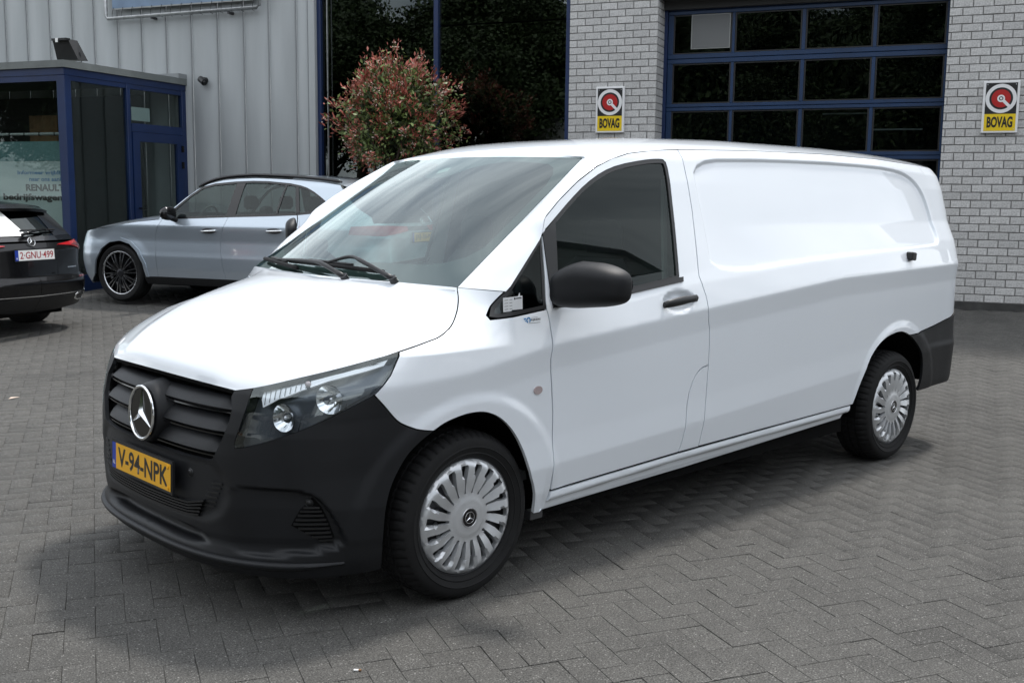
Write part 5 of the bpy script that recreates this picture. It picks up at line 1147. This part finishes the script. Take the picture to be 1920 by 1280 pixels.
for s, o, k, sc in ((-34, 29, 0, 1.1), (-29.5, 33, 1, 1.15), (-25, 28, 2, 1.2), (-20.5, 31, 0, 1.25), (-17, 27.5, 1, 1.0), (-11.5, 30, 2, 1.1), (-7, 27, 0, .95), (-1.5, 31, 1, 1.0), (4.5, 29, 2, 1.0), (-38, 24, 1, 1.1), (-27, 41, 2, 1.3), (-14, 40, 1, 1.25), (-21, 37, 0, 1.3), (-9, 38, 1, 1.2), (-3.5, 37, 0, 1.2), (2, 38, 2, 1.3), (-17.5, 36, 2, 1.3)):
    p_ = W(s, o); t = thing('tree', ORD[ti] + ' of the leafy trees across the yard behind the camera', 'tree', (float(p_[0]), float(p_[1]), 0), ti * 1.3, 'trees mirrored in the glass'); t.scale = (sc, sc, sc * .84)
    link('trunk', TM[k][0], None, t); o2 = link('crown', TM[k][1], None, t); o2['kind'] = 'stuff'; ti += 1
t = bt('tent_roof', 'pale pointed marquee across the yard, mirrored low in the showroom window', 'tent', -16.3, 22.5, 0)
q = BB(t); c0 = (-16.3, -22.5); q.add([(c0[0] - 1.8, c0[1] - 1.8, 2.5), (c0[0] + 1.8, c0[1] - 1.8, 2.5), (c0[0] + 1.8, c0[1] + 1.8, 2.5), (c0[0] - 1.8, c0[1] + 1.8, 2.5), (c0[0], c0[1], 4.2)], [(0, 1, 4), (1, 2, 4), (2, 3, 4), (3, 0, 4)]); q.build('canopy', 'far_white', t)
for dx_, dy_ in ((-1.7, -1.7), (1.7, -1.7), (1.7, 1.7), (-1.7, 1.7)): q = BB(t); q.tube([(c0[0] + dx_, c0[1] + dy_, 0), (c0[0] + dx_, c0[1] + dy_, 2.5)], .05, 6); q.build('tent_pole', 'far_white', t)
t = bt('low_shed', 'low grey shed with a brown door across the yard, mirrored in the showroom window', 'shed', -13.5, 24, 0); BB(t).b(-20.0, -9.0, 26.0, 24.2, 0, 2.3).build('wall', 'far_wall', t); BB(t).b(-20.2, -8.8, 26.2, 24.0, 2.302, 2.42).build('roof', 'roof_grey', t); BB(t).b(-15.2, -13.4, 24.199, 24.17, .1, 2.0).build('door', 'wood_panel', t)
# flat industrial hall down the street, mirrored in the van's side
def hall(name, label, cx, cy, rot, L, D, H):
    t = thing(name, label, 'industrial building', (cx, cy, 0), rot)
    q = MB(); q.box((-L / 2, 0, 0), (L / 2, D, H - 1.25)); q.build('wall', 'far_wall', t); q = MB(); q.box((-L / 2 - .1, -.1, H - 1.25), (L / 2 + .1, D, H)); q.build('fascia', 'far_wall', t); q = MB(); q.box((-L / 2 - .15, -.15, H), (L / 2 + .15, D, H + .12)); q.build('roof_edge', 'roof_grey', t)
    n = int(L // 5)
    for i in range(n):
        x = -L / 2 + 2.5 + i * 5; q = MB(); q.box((x - 1.9, -.03, .9 if i % 3 else .05), (x + 1.9, -.005, H - 1.7)); w = q.build('window', 'far_wall_dark', t)
        q = MB(); q.box((x - 1.95, -.06, 2.3), (x + 1.95, -.031, 2.4)); q.box((x - .05, -.06, .9), (x + .05, -.031, H - 1.7)); q.build('window_bar', 'far_white', w)
    return t
hall('industrial_hall', 'grey flat roofed hall across the street, mirrored in the side of the van', 6, -13.5, math.radians(181), 21, 8, 5.9)
hall('office_block', 'low grey office block at the end of the yard behind the camera', -23, -10, math.radians(62), 30, 10, 4.4)

# ------------------------------------------------------------------ parked cars
class Skin:
    """car body skin, same idea as the van: u runs round nose, side and tail, z up"""
    def __init__(s, zy, xf, xr, X1, LF, X2, LR, nf, nr, extra=None): s.zy, s.xf, s.xr, s.X1, s.LF, s.X2, s.LR, s.nf, s.nr, s.extra = zy, xf, xr, X1, LF, X2, LR, nf, nr, extra
    def Y(s, x, z):
        y = 0
        for k, w in ((-.02, .15), (-.01, .22), (0, .26), (.01, .22), (.02, .15)): y = y + w * np.interp(np.asarray(z, float) + k, [a for a, _ in s.zy], [b for _, b in s.zy])
        return y + (s.extra(np.asarray(x, float), np.asarray(z, float)) if s.extra else 0)
    def P(s, u, z):
        u, z = np.broadcast_arrays(np.asarray(u, float), np.asarray(z, float)); uc = np.clip(u, s.X1, s.X2); x = u.copy(); y = -s.Y(uc, z)
        for m, al, A, X, n, sg in ((u < s.X1, np.pi / 2 * (1 - (s.X1 - u) / s.LF), s.X1 - np.interp(z, *zip(*s.xf)), s.X1, s.nf, -1), (u > s.X2, np.pi / 2 * (1 - (u - s.X2) / s.LR), np.interp(z, *zip(*s.xr)) - s.X2, s.X2, s.nr, 1)):
            B = -y; ca, sa = np.abs(np.cos(al)), np.sin(al); r = ((ca / A) ** n + (np.abs(sa) / B) ** n) ** (-1 / n)
            x = np.where(m, X + sg * r * np.cos(al), x); y = np.where(m, -r * np.sin(al), y)
        return np.stack([x, y, z], -1)
    def PN(s, u, z):
        e = .005; a = s.P(u + e, z) - s.P(u - e, z); b = s.P(u, z + e) - s.P(u, z - e); n = np.cross(a, b); n /= np.linalg.norm(n, axis=-1, keepdims=True) + 1e-12
        return s.P(u, z), n
def suv_extra(x, z):
    e = 0
    for cx in (0., 2.888):
        d = np.hypot(x - cx, z - .367); e = e + .012 * (1 - sst(.43, .56, d)) * sst(.1, .3, z)
    return e + .012 * (1 - sst(.012, .05, np.abs(z - .62 - .02 * (x > 0)))) * sst(.4, .6, x) * (1 - sst(2.3, 2.5, x)) * 0
SUV = Skin([(.18, .84), (.30, .89), (.45, .918), (.60, .925), (.64, .918), (.80, .905), (.93, .922), (.985, .925), (1.05, .895), (1.10, .872), (1.30, .785), (1.48, .700), (1.53, .665), (1.58, .60), (1.70, .30)],
    [(.2, -.76), (.35, -.85), (.5, -.885), (.7, -.88), (.82, -.84), (.90, -.76), (.98, -.62), (1.1, -.40)],
    [(.2, 3.70), (.35, 3.80), (.6, 3.86), (.9, 3.83), (1.0, 3.78), (1.1, 3.72), (1.3, 3.60), (1.48, 3.40), (1.55, 3.30), (1.65, 3.1)], -.28, 1.10, 3.12, 1.10, 2.8, 3.2, suv_extra)
EST = Skin([(.16, .82), (.30, .88), (.50, .905), (.60, .908), (.75, .895), (.86, .905), (.92, .905), (.99, .875), (1.20, .775), (1.34, .69), (1.40, .64), (1.46, .52)],
    [(.2, -.72), (.4, -.84), (.6, -.84), (.75, -.78), (.9, -.5)],
    [(.16, 3.66), (.28, 3.78), (.42, 3.88), (.56, 3.90), (.62, 3.86), (.80, 3.84), (.90, 3.83), (.98, 3.78), (1.2, 3.56), (1.36, 3.36), (1.46, 3.2)], -.28, 1.1, 3.05, 1.15, 2.5, 3.6)

def topskin(sk, root, edges, centers, names, n=17, p=2.6):
    """edges: (u,z) along the upper side outline, centers: (x,z) on the middle line; names: (first row, last row, part name, material)"""
    E = sk.P(np.array([a for a, _ in edges]), np.array([b for _, b in edges])); t = np.linspace(-1, 1, n * 2 + 1); G = []
    for e, (cx, cz) in zip(E, centers): at = np.abs(t); G.append(np.stack([cx + (e[0] - cx) * at ** 2.2, abs(e[1]) * t, cz - (cz - e[2]) * at ** p], -1))
    G = np.array(G); out = {}
    for a, b_, nm, m in names:
        k = np.linspace(a, b_, (b_ - a) * 4 + 1); lo = np.clip(k.astype(int), 0, len(G) - 2); f = (k - lo)[:, None, None]
        def cm(i0, i1, i2, i3, f): return .5 * (2 * i1 + (i2 - i0) * f + (2 * i0 - 5 * i1 + 4 * i2 - i3) * f * f + (3 * i1 - i0 - 3 * i2 + i3) * f ** 3)
        c = lambda i: G[np.clip(i, a, b_)]
        g = cm(c(lo - 1), c(lo), c(lo + 1), c(lo + 2), f); g[0] = G[a]; g[-1] = G[b_]
        q = MB(); q.grid(g); out[nm] = q.build(nm, m, root, smooth=True); out[nm + '_g'] = g
    return out
def alloy(root, x, y, sgn, R, rr, mtyre='rubber', spokes=20, rot=0.):
    w = link('wheel', None, None, root, (x, y, R)); w.rotation_euler = (0, rot, 0 if sgn > 0 else math.pi)
    key = ('al', R, spokes)
    if key not in _cache:
        k = R / .335; b = MB(); b.grid(lathe([(rr, -.012), (rr + .01, .004), (rr + .03, .014), (R - .03, .016), (R - .012, .002), (R - .003, -.02), (R, -.05), (R - .006, -.056), (R - .006, -.066), (R, -.07), (R, -.15), (R - .006, -.156), (R - .006, -.166), (R, -.17), (R - .004, -.20), (R - .03, -.225), (rr, -.22)], 96), closed_u=True); ty = new_mesh('tyre', b.v, b.f, smooth=True); ty.materials.append(MAT['rubber']); sharp(ty, 40)
        b = MB(); b.grid(lathe([(rr + .006, .006), (rr, .008), (rr - .008, .006), (rr - .012, -.002)], 96), closed_u=True); lp_ = new_mesh('lip', b.v, b.f, smooth=True); lp_.materials.append(MAT['rim_cut'])
        b = MB(); b.grid(lathe([(rr - .008, .0), (rr - .02, -.10), (.12, -.12), (0, -.12)], 64), closed_u=True); br = new_mesh('barrel', b.v, b.f, smooth=True); br.materials.append(MAT['gloss_black'])
        b = MB()
        for i in range(spokes):
            a = 2 * math.pi * i / spokes + (.05 if i % 2 else -.05); c, s = math.cos(a), math.sin(a); T_ = np.array([-s, 0, c]); D_ = np.array([c, 0, s]); r0, r1 = .045, rr - .006
            v = []
            for r, d, w_ in ((r0, .0, .008), ((r0 + r1) / 2, .008, .0075), (r1, -.002, .009)):
                for e in (-1, 1): v.append(D_ * r + T_ * w_ * e + np.array([0, d, 0])); v.append(D_ * r + T_ * w_ * e + np.array([0, d - .022, 0]))
            for j in (0, 4): b.add(v[j:j + 8], [(0, 2, 6, 4), (1, 0, 4, 5), (2, 3, 7, 6)])
        b.grid(lathe([(.055, -.02), (.05, .004), (.03, .010), (0, .010)], 32), closed_u=True); sp = new_mesh('spokes', b.v, b.f); sp.materials.append(MAT['rim_dark'])
        b = MB()
        for i in range(spokes):
            a = 2 * math.pi * i / spokes + (.05 if i % 2 else -.05); c, s = math.cos(a), math.sin(a); T_ = np.array([-s, 0, c]); D_ = np.array([c, 0, s])
            v = [];  
            for r, d, w_ in ((.05, .0015, .004), (rr * .52, .0095, .0045), (rr - .007, -.0005, .006)):
                for e in (-1, 1): v.append(D_ * r + T_ * w_ * e + np.array([0, d, 0]))
            b.add(v, [(0, 1, 3, 2), (2, 3, 5, 4)])
        cf = new_mesh('cut_face', b.v, b.f); cf.materials.append(MAT['rim_cut']); _cache[key] = (ty, lp_, br, sp, cf)
    for nm, me in zip(('tyre', 'rim_lip', 'rim_barrel', 'spokes', 'spoke_faces'), _cache[key]): link(nm, me, None, w)
    return w
def wells(root, xs, R, m='void'):
    for cx in xs:
        for s in BOTH:
            a = np.linspace(-.3, math.pi + .3, 20); b = MB(); g = [[(cx + R * math.cos(t), s * y, .36 + R * math.sin(t)) for y in (.90, .58)] for t in a]; b.grid(g); b.add([(cx + R * math.cos(t), s * .58, .36 + R * math.sin(t)) for t in a], [tuple(range(20))]); b.build('wheel_housing', m, root)
def number_plate(root, M, text, face, ink, w=.52, h=.11, band='', bordr='ink_black', tw=.80):
    p = flat_on('number_plate', [rect(-w / 2 - .008, -h / 2 - .008, w / 2 + .008, h / 2 + .008)], M, 'dark_plastic', root, .004)
    flat_on('plate_face', [rect(-w / 2 + .044, -h / 2 + .002, w / 2 - .002, h / 2 - .002)], M, face, p, .001, .0045); flat_on('country_band', [rect(-w / 2 + .002, -h / 2 + .002, -w / 2 + .044, h / 2 - .002)], M, 'plate_blue', p, .001, .0045)
    text_on('plate_text', text, M, .022, 0, ink, p, w=w * tw, h=h * .66, bold=.012, thick=.0062)
    if band: text_on('country_letter', band, M, -w / 2 + .023, -h * .26, 'ink_white', p, h=h * .16, bold=.02, thick=.0062)
    return p
# --- silver SUV beside the porch
zs = float(hgt(*(W(-8.9, 2.27)[:2]))); p_ = W(-10.22, 2.27, zs)
suv = thing('parked_suv', 'silver blue SUV with black roof rails parked along the clad wall behind the van', 'car', tuple(p_), TH)
Ssurf = SUV.PN; um = 4.22
midc = lambda q: abs(q[0] - 4.22) < 1e-3 or abs(q[0] + 1.38) < 1e-3
HEs = [(-.80, .83), (-.62, .868), (-.30, .925), (0, .975), (.30, 1.020), (.62, 1.058)]
EDG = [(.62, 1.058), (.80, 1.19), (.96, 1.325), (1.10, 1.428), (1.25, 1.497), (1.44, 1.545), (1.66, 1.566), (1.90, 1.575), (2.41, 1.558), (2.89, 1.525), (3.125, 1.495)]
RGL = [(3.20, 1.42), (3.36, 1.24), (3.50, 1.13)]
AF_ = [(.425, .337), (.392, .50), (.303, .645), (.188, .738), (.036, .778), (-.135, .755), (-.267, .668), (-.338, .52), (-.379, .335)]
AR_ = [(2.888 + .425 * math.cos(t), .355 + .425 * math.sin(t)) for t in np.linspace(math.pi, 0, 17)]
DS1 = [(.688, 1.062), (.65, .99), (.611, .916), (.585, .83), (.577, .739), (.583, .64), (.598, .55), (.604, .342)]
DS2 = [(1.668, 1.108), (1.642, 1.03), (1.615, .95), (1.585, .87), (1.570, .794), (1.575, .68), (1.592, .553), (1.636, .345)]
DLOT = [(.701, 1.066), (.80, 1.150), (.899, 1.236), (1.04, 1.355), (1.181, 1.450), (1.35, 1.492), (1.642, 1.518), (1.90, 1.528), (2.121, 1.524), (2.444, 1.500), (2.60, 1.475), (2.693, 1.450), (2.80, 1.405), (2.902, 1.350), (3.00, 1.29), (3.071, 1.245)]
DLOB = [(3.05, 1.215), (2.993, 1.190), (2.628, 1.152), (2.309, 1.136), (1.668, 1.112), (1.09, 1.086)]
panel('front_wing', 'silver_paint', suv, [(-1.38, .20), (-.62, .20), (-.45, .26)] + AF_[::-1][0:] + [(.425, .337)] + DS1[::-1] + [(.64, 1.055)] + HEs[::-1][1:] + [(-1.38, .83)], surf=Ssurf, res=.03, sides=BOTH, seam=midc, gap=.002)
panel('front_door', 'silver_paint', suv, DS1 + DS2[::-1] + [(1.09, 1.082)], surf=Ssurf, res=.03, sides=BOTH, gap=.002)
panel('rear_door', 'silver_paint', suv, DS2 + [(2.462, .345)] + [q for q in AR_ if q[0] < 2.60] + [(2.60, .89), (2.645, .95), (2.66, 1.02), (2.645, 1.10), (2.628, 1.149), (2.309, 1.132)], surf=Ssurf, res=.03, sides=BOTH, gap=.002)
panel('body_side', 'silver_paint', suv, EDG + RGL + [(3.52, 1.06), (4.22, 1.06), (4.22, .30), (3.33, .30)] + AR_[::-1][:12] + [(2.61, .89), (2.655, .95), (2.67, 1.02), (2.655, 1.10), (2.638, 1.150)] + [(2.993, 1.190), (3.05, 1.215)] + DLOT[::-1] + [(.66, 1.060)], surf=Ssurf, res=.03, sides=BOTH, seam=midc, gap=.0015)
panel('window_frame', 'gloss_black', suv, [(.69, 1.058)] + [(a - .01, b_ + .012) for a, b_ in DLOT[1:-1]] + [(3.09, 1.245), (3.06, 1.20)] + [(a, b_ - .014) for a, b_ in DLOB[1:]], [shrink(DLOT + DLOB, .014)], surf=Ssurf, res=.04, sides=BOTH, gap=0, off=.001, flange=.01)
panel('side_window', 'suv_glass', suv, DLOT + DLOB, surf=Ssurf, res=.06, sides=BOTH, gap=.006, off=-.006, flange=0)
for nm, q in (('door_pillar', [(1.625, 1.115), (1.76, 1.118), (1.79, 1.522), (1.668, 1.520)]), ('window_bar', [(2.327, 1.138), (2.352, 1.139), (2.398, 1.50), (2.374, 1.502)]), ('rear_pillar', [(2.615, 1.153), (2.665, 1.158), (2.56, 1.482), (2.515, 1.488)])):
    panel(nm, 'gloss_black', suv, q, surf=Ssurf, res=.05, sides=BOTH, gap=0, off=.001, flange=.01)
panel('sill', 'dark_plastic', suv, [(.40, .340), (2.48, .343), (2.47, .262), (.42, .250)], surf=lambda u, z: SUV.PN(u, z), res=.05, sides=BOTH, gap=0, off=.006)
panel('wheel_arch_trim', 'silver_paint', suv, [(.47, .337), (.437, .505), (.345, .668), (.212, .775), (.036, .822), (-.155, .795), (-.30, .70), (-.375, .54), (-.42, .335)] + AF_[::-1], surf=Ssurf, res=.03, sides=BOTH, gap=.001, off=.010)
panel('headlight', 'lens_clear', suv, [(-.86, .80), (-.84, .86), (-.76, .895), (-.66, .880), (-.78, .82)], surf=Ssurf, res=.03, sides=BOTH, off=.004); panel('headlight_bowl', 'steel_dark', suv, [(-.86, .80), (-.84, .86), (-.76, .895), (-.66, .880), (-.78, .82)], surf=Ssurf, res=.03, sides=BOTH, off=.001, flange=0)
tk = topskin(SUV, suv, HEs + [(.66, 1.085)] + EDG[1:] + RGL, [(-.88, .86), (-.74, .93), (-.40, 1.0), (-.08, 1.055), (.22, 1.10), (.50, 1.135), (.55, 1.145)] + [(.72, 1.235), (.90, 1.345), (1.08, 1.44), (1.27, 1.525), (1.50, 1.60), (1.70, 1.628), (1.95, 1.637), (2.45, 1.62), (2.95, 1.575), (3.22, 1.535), (3.34, 1.44), (3.52, 1.26), (3.66, 1.13)],
    [(0, 5, 'bonnet', 'silver_paint'), (5, 11, 'windscreen', 'suv_glass'), (11, 14, 'panorama_roof', 'gloss_black'), (14, 16, 'roof', 'silver_paint'), (16, 19, 'rear_window', 'tinted_glass')], p=3.0)
q = MB(); sp_ = tk['roof_g'][-1] * [1, .97, 1]; q.grid([sp_ + [0, 0, .004], sp_ + [.13, 0, -.035], sp_ + [.12, 0, -.06], sp_ + [0, 0, -.03]]); q.build('roof_spoiler', 'silver_paint', suv, angle=40)
e = SUV.PN(np.array([a for a, _ in EDG[3:]]), np.array([b_ for _, b_ in EDG[3:]]))[0]
for s in BOTH: q = MB(); q.tube(cr(e * [1, -s if s > 0 else 1, 1] + [0, .035 * s * -1 if s > 0 else .035, .035], 24), [.012] + [.021] * 22 + [.012], 8); q.build('roof_rail', 'gloss_black', suv, smooth=True)
for a, c in (((1.295, .925), (1.515, .937)), ((2.242, .945), (2.466, .955))):
    for s in BOTH:
        pts = [SUV.PN(np.array([a[0] + (c[0] - a[0]) * f]), np.array([a[1] + (c[1] - a[1]) * f])) for f in (0, .33, .66, 1)]; pts = [np.array(p[0] + n[0] * d) * ([1, -1, 1] if s > 0 else 1) for (p, n), d in zip(pts, (.004, .028, .028, .006))]
        q = MB(); q.tube(cr(pts, 10), .012, 8); q.build('door_handle', 'chrome', suv, smooth=True)
        panel('handle_bowl', 'steel_dark', suv, [((a[0] + c[0]) / 2 + .105 * math.cos(t), (a[1] + c[1]) / 2 + .033 * math.sin(t)) for t in np.linspace(0, 2 * math.pi, 17)[:-1]], surf=Ssurf, res=.03, sides=(s,), gap=0, off=.0015, flange=0)
for s in BOTH:
    q = MB(); n1 = 20; g = []
    for i in range(n1):
        a = 2 * math.pi * i / n1; row = []
        for j in range(9):
            ee = -math.pi / 2 + math.pi * j / 8; row.append((.095 * math.sin(ee) * (1 if math.sin(ee) < 0 else .45), .125 * math.copysign(abs(math.cos(a)) ** .75, math.cos(a)) * math.cos(ee) ** .7, .085 * math.copysign(abs(math.sin(a)) ** .8, math.sin(a)) * math.cos(ee) ** .7))
        g.append(row)
    q.grid(g, closed_u=True); mo = q.build('door_mirror', 'gloss_black', suv, smooth=True, loc=(.90, 1.02 * s, 1.135)); q = MB(); q.tube([(.0, 0, -.05), (.03, -.10 * s, -.085)], .03, 8); q.build('mirror_arm', 'gloss_black', mo)
panel('tail_light', 'lamp_red', suv, [(3.30, .93), (3.32, 1.02), (3.55, 1.035), (3.95, 1.02), (3.95, .965), (3.6, .91)], surf=Ssurf, res=.04, sides=BOTH, off=.010)
panel('tail_band', 'gloss_black', suv, [(3.95, .97), (3.95, 1.02), (4.22, 1.02), (4.22, .97)], surf=Ssurf, res=.05, sides=BOTH, off=.006, seam=midc)
panel('rear_apron', 'dark_plastic', suv, [(3.36, .30), (3.40, .44), (4.22, .46), (4.22, .24), (3.5, .24)], surf=Ssurf, res=.05, sides=BOTH, off=.008, seam=midc)
pr = SUV.P(um, .90); MPs = frame((float(pr[0]) + .012, 0, .89), (0, 1, 0), (-.05, 0, 1)); number_plate(suv, MPs, 'JXJ-36-N', 'plate_yellow', 'ink_black')
emblem('star_emblem', frame((float(pr[0]) + .012, 0, 1.08), (0, 1, 0), (-.2, 0, 1)), .045, suv)
for x in (0, 2.888):
    for s in BOTH: alloy(suv, x, s * .90, s, .367, .272, rot=.2 * x)
wells(suv, (0, 2.888), .41)
q = MB(); q.box((-.6, -.55, .22), (3.6, .55, .45)); q.box((.45, -.84, .24), (2.45, .84, .34)); q.build('underbody', 'void', suv)
q = MB(); q.box((.75, -.78, .40), (3.4, .78, .45)); q.box((.60, -.80, .85), (.80, .80, 1.04), ch=.04); q.build('cabin_floor', 'interior_grey', suv)
for x, y in ((1.55, -.38), (1.55, .38), (2.45, -.38), (2.45, .38)): q = MB(); q.box((x - .45, y - .25, .45), (x, y + .25, .66), ch=.05); q.box((x - .02, y - .24, .60), (x + .14, y + .24, 1.16), ch=.05); q.box((x + .04, y - .12, 1.19), (x + .15, y + .12, 1.36), ch=.04); q.build('seat', 'seat_cloth', suv)
M = frame((.98, -.38, 1.05), (0, 1, 0), (.3, 0, .95)); q = MB(); q.grid(np.array([[((.18 + .014 * math.cos(p)) * math.cos(t), (.18 + .014 * math.cos(p)) * math.sin(t), .014 * math.sin(p)) for p in np.linspace(0, 2 * math.pi, 7)] for t in np.linspace(0, 2 * math.pi, 25)[:-1]]), closed_u=True); o = q.build('steering_wheel', 'interior_grey', suv); o.data.transform(M)
# --- black estate, its tail at the left edge of the photograph
zb_ = float(hgt(*(W(-11.6, 5.45)[:2]))); p_ = W(-13.10, 5.45, zb_)
est = thing('parked_estate', 'glossy black estate car seen from behind at the left edge, with a white number plate', 'car', tuple(p_), TH)
Es = EST.PN; mide = lambda q: abs(q[0] - 4.20) < 1e-3 or abs(q[0] + 1.38) < 1e-3
EE = [(.55, .98), (.90, 1.17), (1.20, 1.30), (1.50, 1.365), (2.0, 1.385), (2.6, 1.375), (3.0, 1.355), (3.22, 1.335)]
RG = [(3.30, 1.27), (3.42, 1.14), (3.52, 1.04), (3.58, .985)]
HB = [(-.80, .72), (-.5, .80), (-.2, .86), (.15, .92), (.55, .975)]
ARb = [(2.865 + .375 * math.cos(t), .325 + .375 * math.sin(t)) for t in np.linspace(math.pi, 0, 17)]; AFb = [(.375 * math.cos(t), .325 + .375 * math.sin(t)) for t in np.linspace(math.pi, 0, 17)]
DLb = [(.72, 1.00), (1.0, 1.17), (1.25, 1.285), (1.55, 1.325), (2.1, 1.34), (2.7, 1.325), (3.0, 1.27), (3.15, 1.17), (3.10, 1.04)]
panel('body_side', 'black_paint', est, HB + EE[1:] + RG + [(3.62, .97), (4.20, .97), (4.20, .62), (3.62, .615), (3.42, .60), (3.24, .36)] + ARb[::-1] + [(2.4, .24), (.45, .24)] + AFb[::-1] + [(-.5, .22), (-1.38, .22), (-1.38, .72)], [DLb], surf=Es, res=.035, sides=BOTH, seam=mide, gap=0)
panel('side_window', 'tinted_glass', est, DLb, surf=Es, res=.08, sides=BOTH, gap=0, off=-.004, flange=0)
panel('rear_bumper', 'black_paint', est, [(3.24, .36), (3.42, .595), (3.62, .61), (4.20, .612), (4.20, .33), (3.9, .335), (3.45, .34)], surf=Es, res=.03, sides=BOTH, seam=mide, off=.018, gap=.002)
panel('diffuser', 'dark_plastic', est, [(3.50, .345), (3.60, .41), (4.20, .43), (4.20, .26), (3.9, .27), (3.6, .30)], surf=Es, res=.05, sides=BOTH, seam=mide, off=.022, gap=.002)
panel('bumper_strip', 'chrome', est, [(3.50, .445), (3.75, .440), (4.20, .432), (4.20, .424), (3.75, .432), (3.50, .437)], surf=Es, res=.05, sides=BOTH, off=.026, gap=0, flange=.004)
tke = topskin(EST, est, HB + [(.60, 1.0)] + EE[1:] + RG, [(-.86, .76), (-.55, .86), (-.25, .92), (.10, .97), (.50, 1.02), (.55, 1.03), (.9, 1.20), (1.20, 1.33), (1.50, 1.405), (2.0, 1.43), (2.6, 1.42), (3.05, 1.395), (3.34, 1.365), (3.42, 1.28), (3.55, 1.14), (3.66, 1.03), (3.72, .985)],
    [(0, 4, 'bonnet', 'black_paint'), (4, 8, 'windscreen', 'tinted_glass'), (8, 12, 'roof', 'black_paint'), (12, 16, 'rear_window', 'tinted_glass')], p=3.2)
g_ = tke['rear_window_g']; q = MB(); q.grid(g_[:, :7] + [.004, 0, .003]); q.grid(g_[:, -7:] + [.004, 0, .003]); q.grid(g_[-5:] + [.004, 0, .003]); q.build('tailgate', 'black_paint', est, smooth=True)
sp_ = tke['roof_g'][-1] * [1, .95, 1]; q = MB(); q.grid([sp_ + [0, 0, .004], sp_ + [.16, 0, -.04], sp_ + [.15, 0, -.07], sp_ + [0, 0, -.03]]); q.build('roof_spoiler', 'black_paint', est, angle=40)
q = MB(); q.grid(g_[3:14, 5:-5] + [-.02, 0, -.02]); q.build('rear_window_liner', 'room_dark', est)
panel('tail_light', 'lamp_red', est, [(3.42, .885), (3.43, .965), (3.55, .985), (3.66, .975), (3.88, .948), (3.885, .938), (3.72, .925), (3.60, .89), (3.50, .868)], surf=Es, res=.03, sides=BOTH, off=.014)
panel('lamp_shade', 'lamp_darkred', est, [(3.43, .90), (3.50, .885), (3.60, .905), (3.72, .935), (3.64, .95), (3.50, .93)], surf=Es, res=.04, sides=BOTH, off=.018, flange=.004)
panel('reflector', 'lamp_darkred', est, [(3.44, .575), (3.46, .600), (3.72, .598), (3.73, .578)], surf=Es, res=.04, sides=BOTH, off=.024, flange=.004)
panel('exhaust_tip', 'chrome', est, chaikin([(3.52, .345), (3.52, .435), (3.80, .44), (3.76, .345)], 1), [chaikin([(3.545, .36), (3.545, .42), (3.775, .425), (3.74, .36)], 1)], surf=Es, res=.04, sides=BOTH, off=.026, flange=.03)
panel('exhaust_hole', 'void', est, chaikin([(3.535, .35), (3.535, .43), (3.79, .43), (3.75, .35)], 1), surf=Es, res=.06, sides=BOTH, off=.020, flange=0)
panel('badge', 'bright_metal', est, [(3.70, .695), (3.70, .708), (3.82, .706), (3.82, .696)], surf=Es, res=.05, sides=(1,), off=.003, gap=0)
pr = EST.P(4.2, .85); MPe = frame((float(pr[0]) + .004, 0, .85), (0, 1, 0), (-.04, 0, 1)); number_plate(est, MPe, '2·GNU·499', 'plate_white', 'ink_red', band='B', tw=.84)
pe = EST.P(4.2, .965); emblem('star_emblem', frame((float(pe[0]) + .012, 0, .985), (0, 1, 0), (-.35, 0, 1)), .045, est, tube=.09)
def egl(t, k, off=.01): r = g_[k]; i = np.interp(t, [-1, 1], [0, len(r) - 1]); return r[int(i)] * (1 - i % 1) + r[min(int(i) + 1, len(r) - 1)] * (i % 1) + np.array([off, 0, off * .8])
q = MB(); q.tube([egl(-.02, 12, .03), egl(.15, 11, .035), egl(.5, 10.0 .__int__(), .03)], [.016, .013, .010], 8); wo = q.build('rear_wiper', 'gloss_black', est, smooth=True)
q = MB(); q.tube([egl(.02, 10, .022), egl(.35, 10, .024), egl(.72, 10, .018)], .008, 6); q.build('wiper_blade', 'rubber', wo)
MSh = None
q = MB(); a, b_, c, d = egl(-.72, 2, .014), egl(-.10, 2, .014), egl(.10, 12, .014), egl(-.62, 12, .014); q.quad(d, c, b_, a); t2 = q.build('window_poster', 'paper_bright', est)
for x in (0, 2.865):
    for s in BOTH: alloy(est, x, s * .885, s, .33, .24, rot=.3)
wells(est, (0, 2.865), .365)
q = MB(); q.box((-.6, -.55, .20), (3.62, .55, .42)); q.box((.42, -.82, .22), (2.45, .82, .30)); q.build('underbody', 'void', est)

# --- small litter on the paving
def on_ground(x, y): return float(hgt(x, y)) + .001
t = thing('cigarette_butt', 'tiny pale cigarette butt lying on the paving in front of the van', 'litter', (-.696, -1.166, on_ground(-.696, -1.166)), -.74)
q = MB(); q.tube([(-.012, 0, .004), (.004, 0, .004)], .0038, 8); q.build('paper', 'paper_bright', t); q = MB(); q.tube([(.0042, 0, .004), (.013, 0, .004)], .0039, 8); q.build('filter', 'wood_panel', t)
t = thing('dry_leaf', 'small pale dry leaf on the paving at the far left edge', 'leaf', (.124, 4.448, on_ground(.124, 4.448)), .3)
q = MB(); q.add([(-.05, 0, .002), (-.015, .018, .010), (.05, 0, .003), (-.015, -.016, .006)], [(0, 3, 2, 1)]); q.build('blade', 'blossom', t)
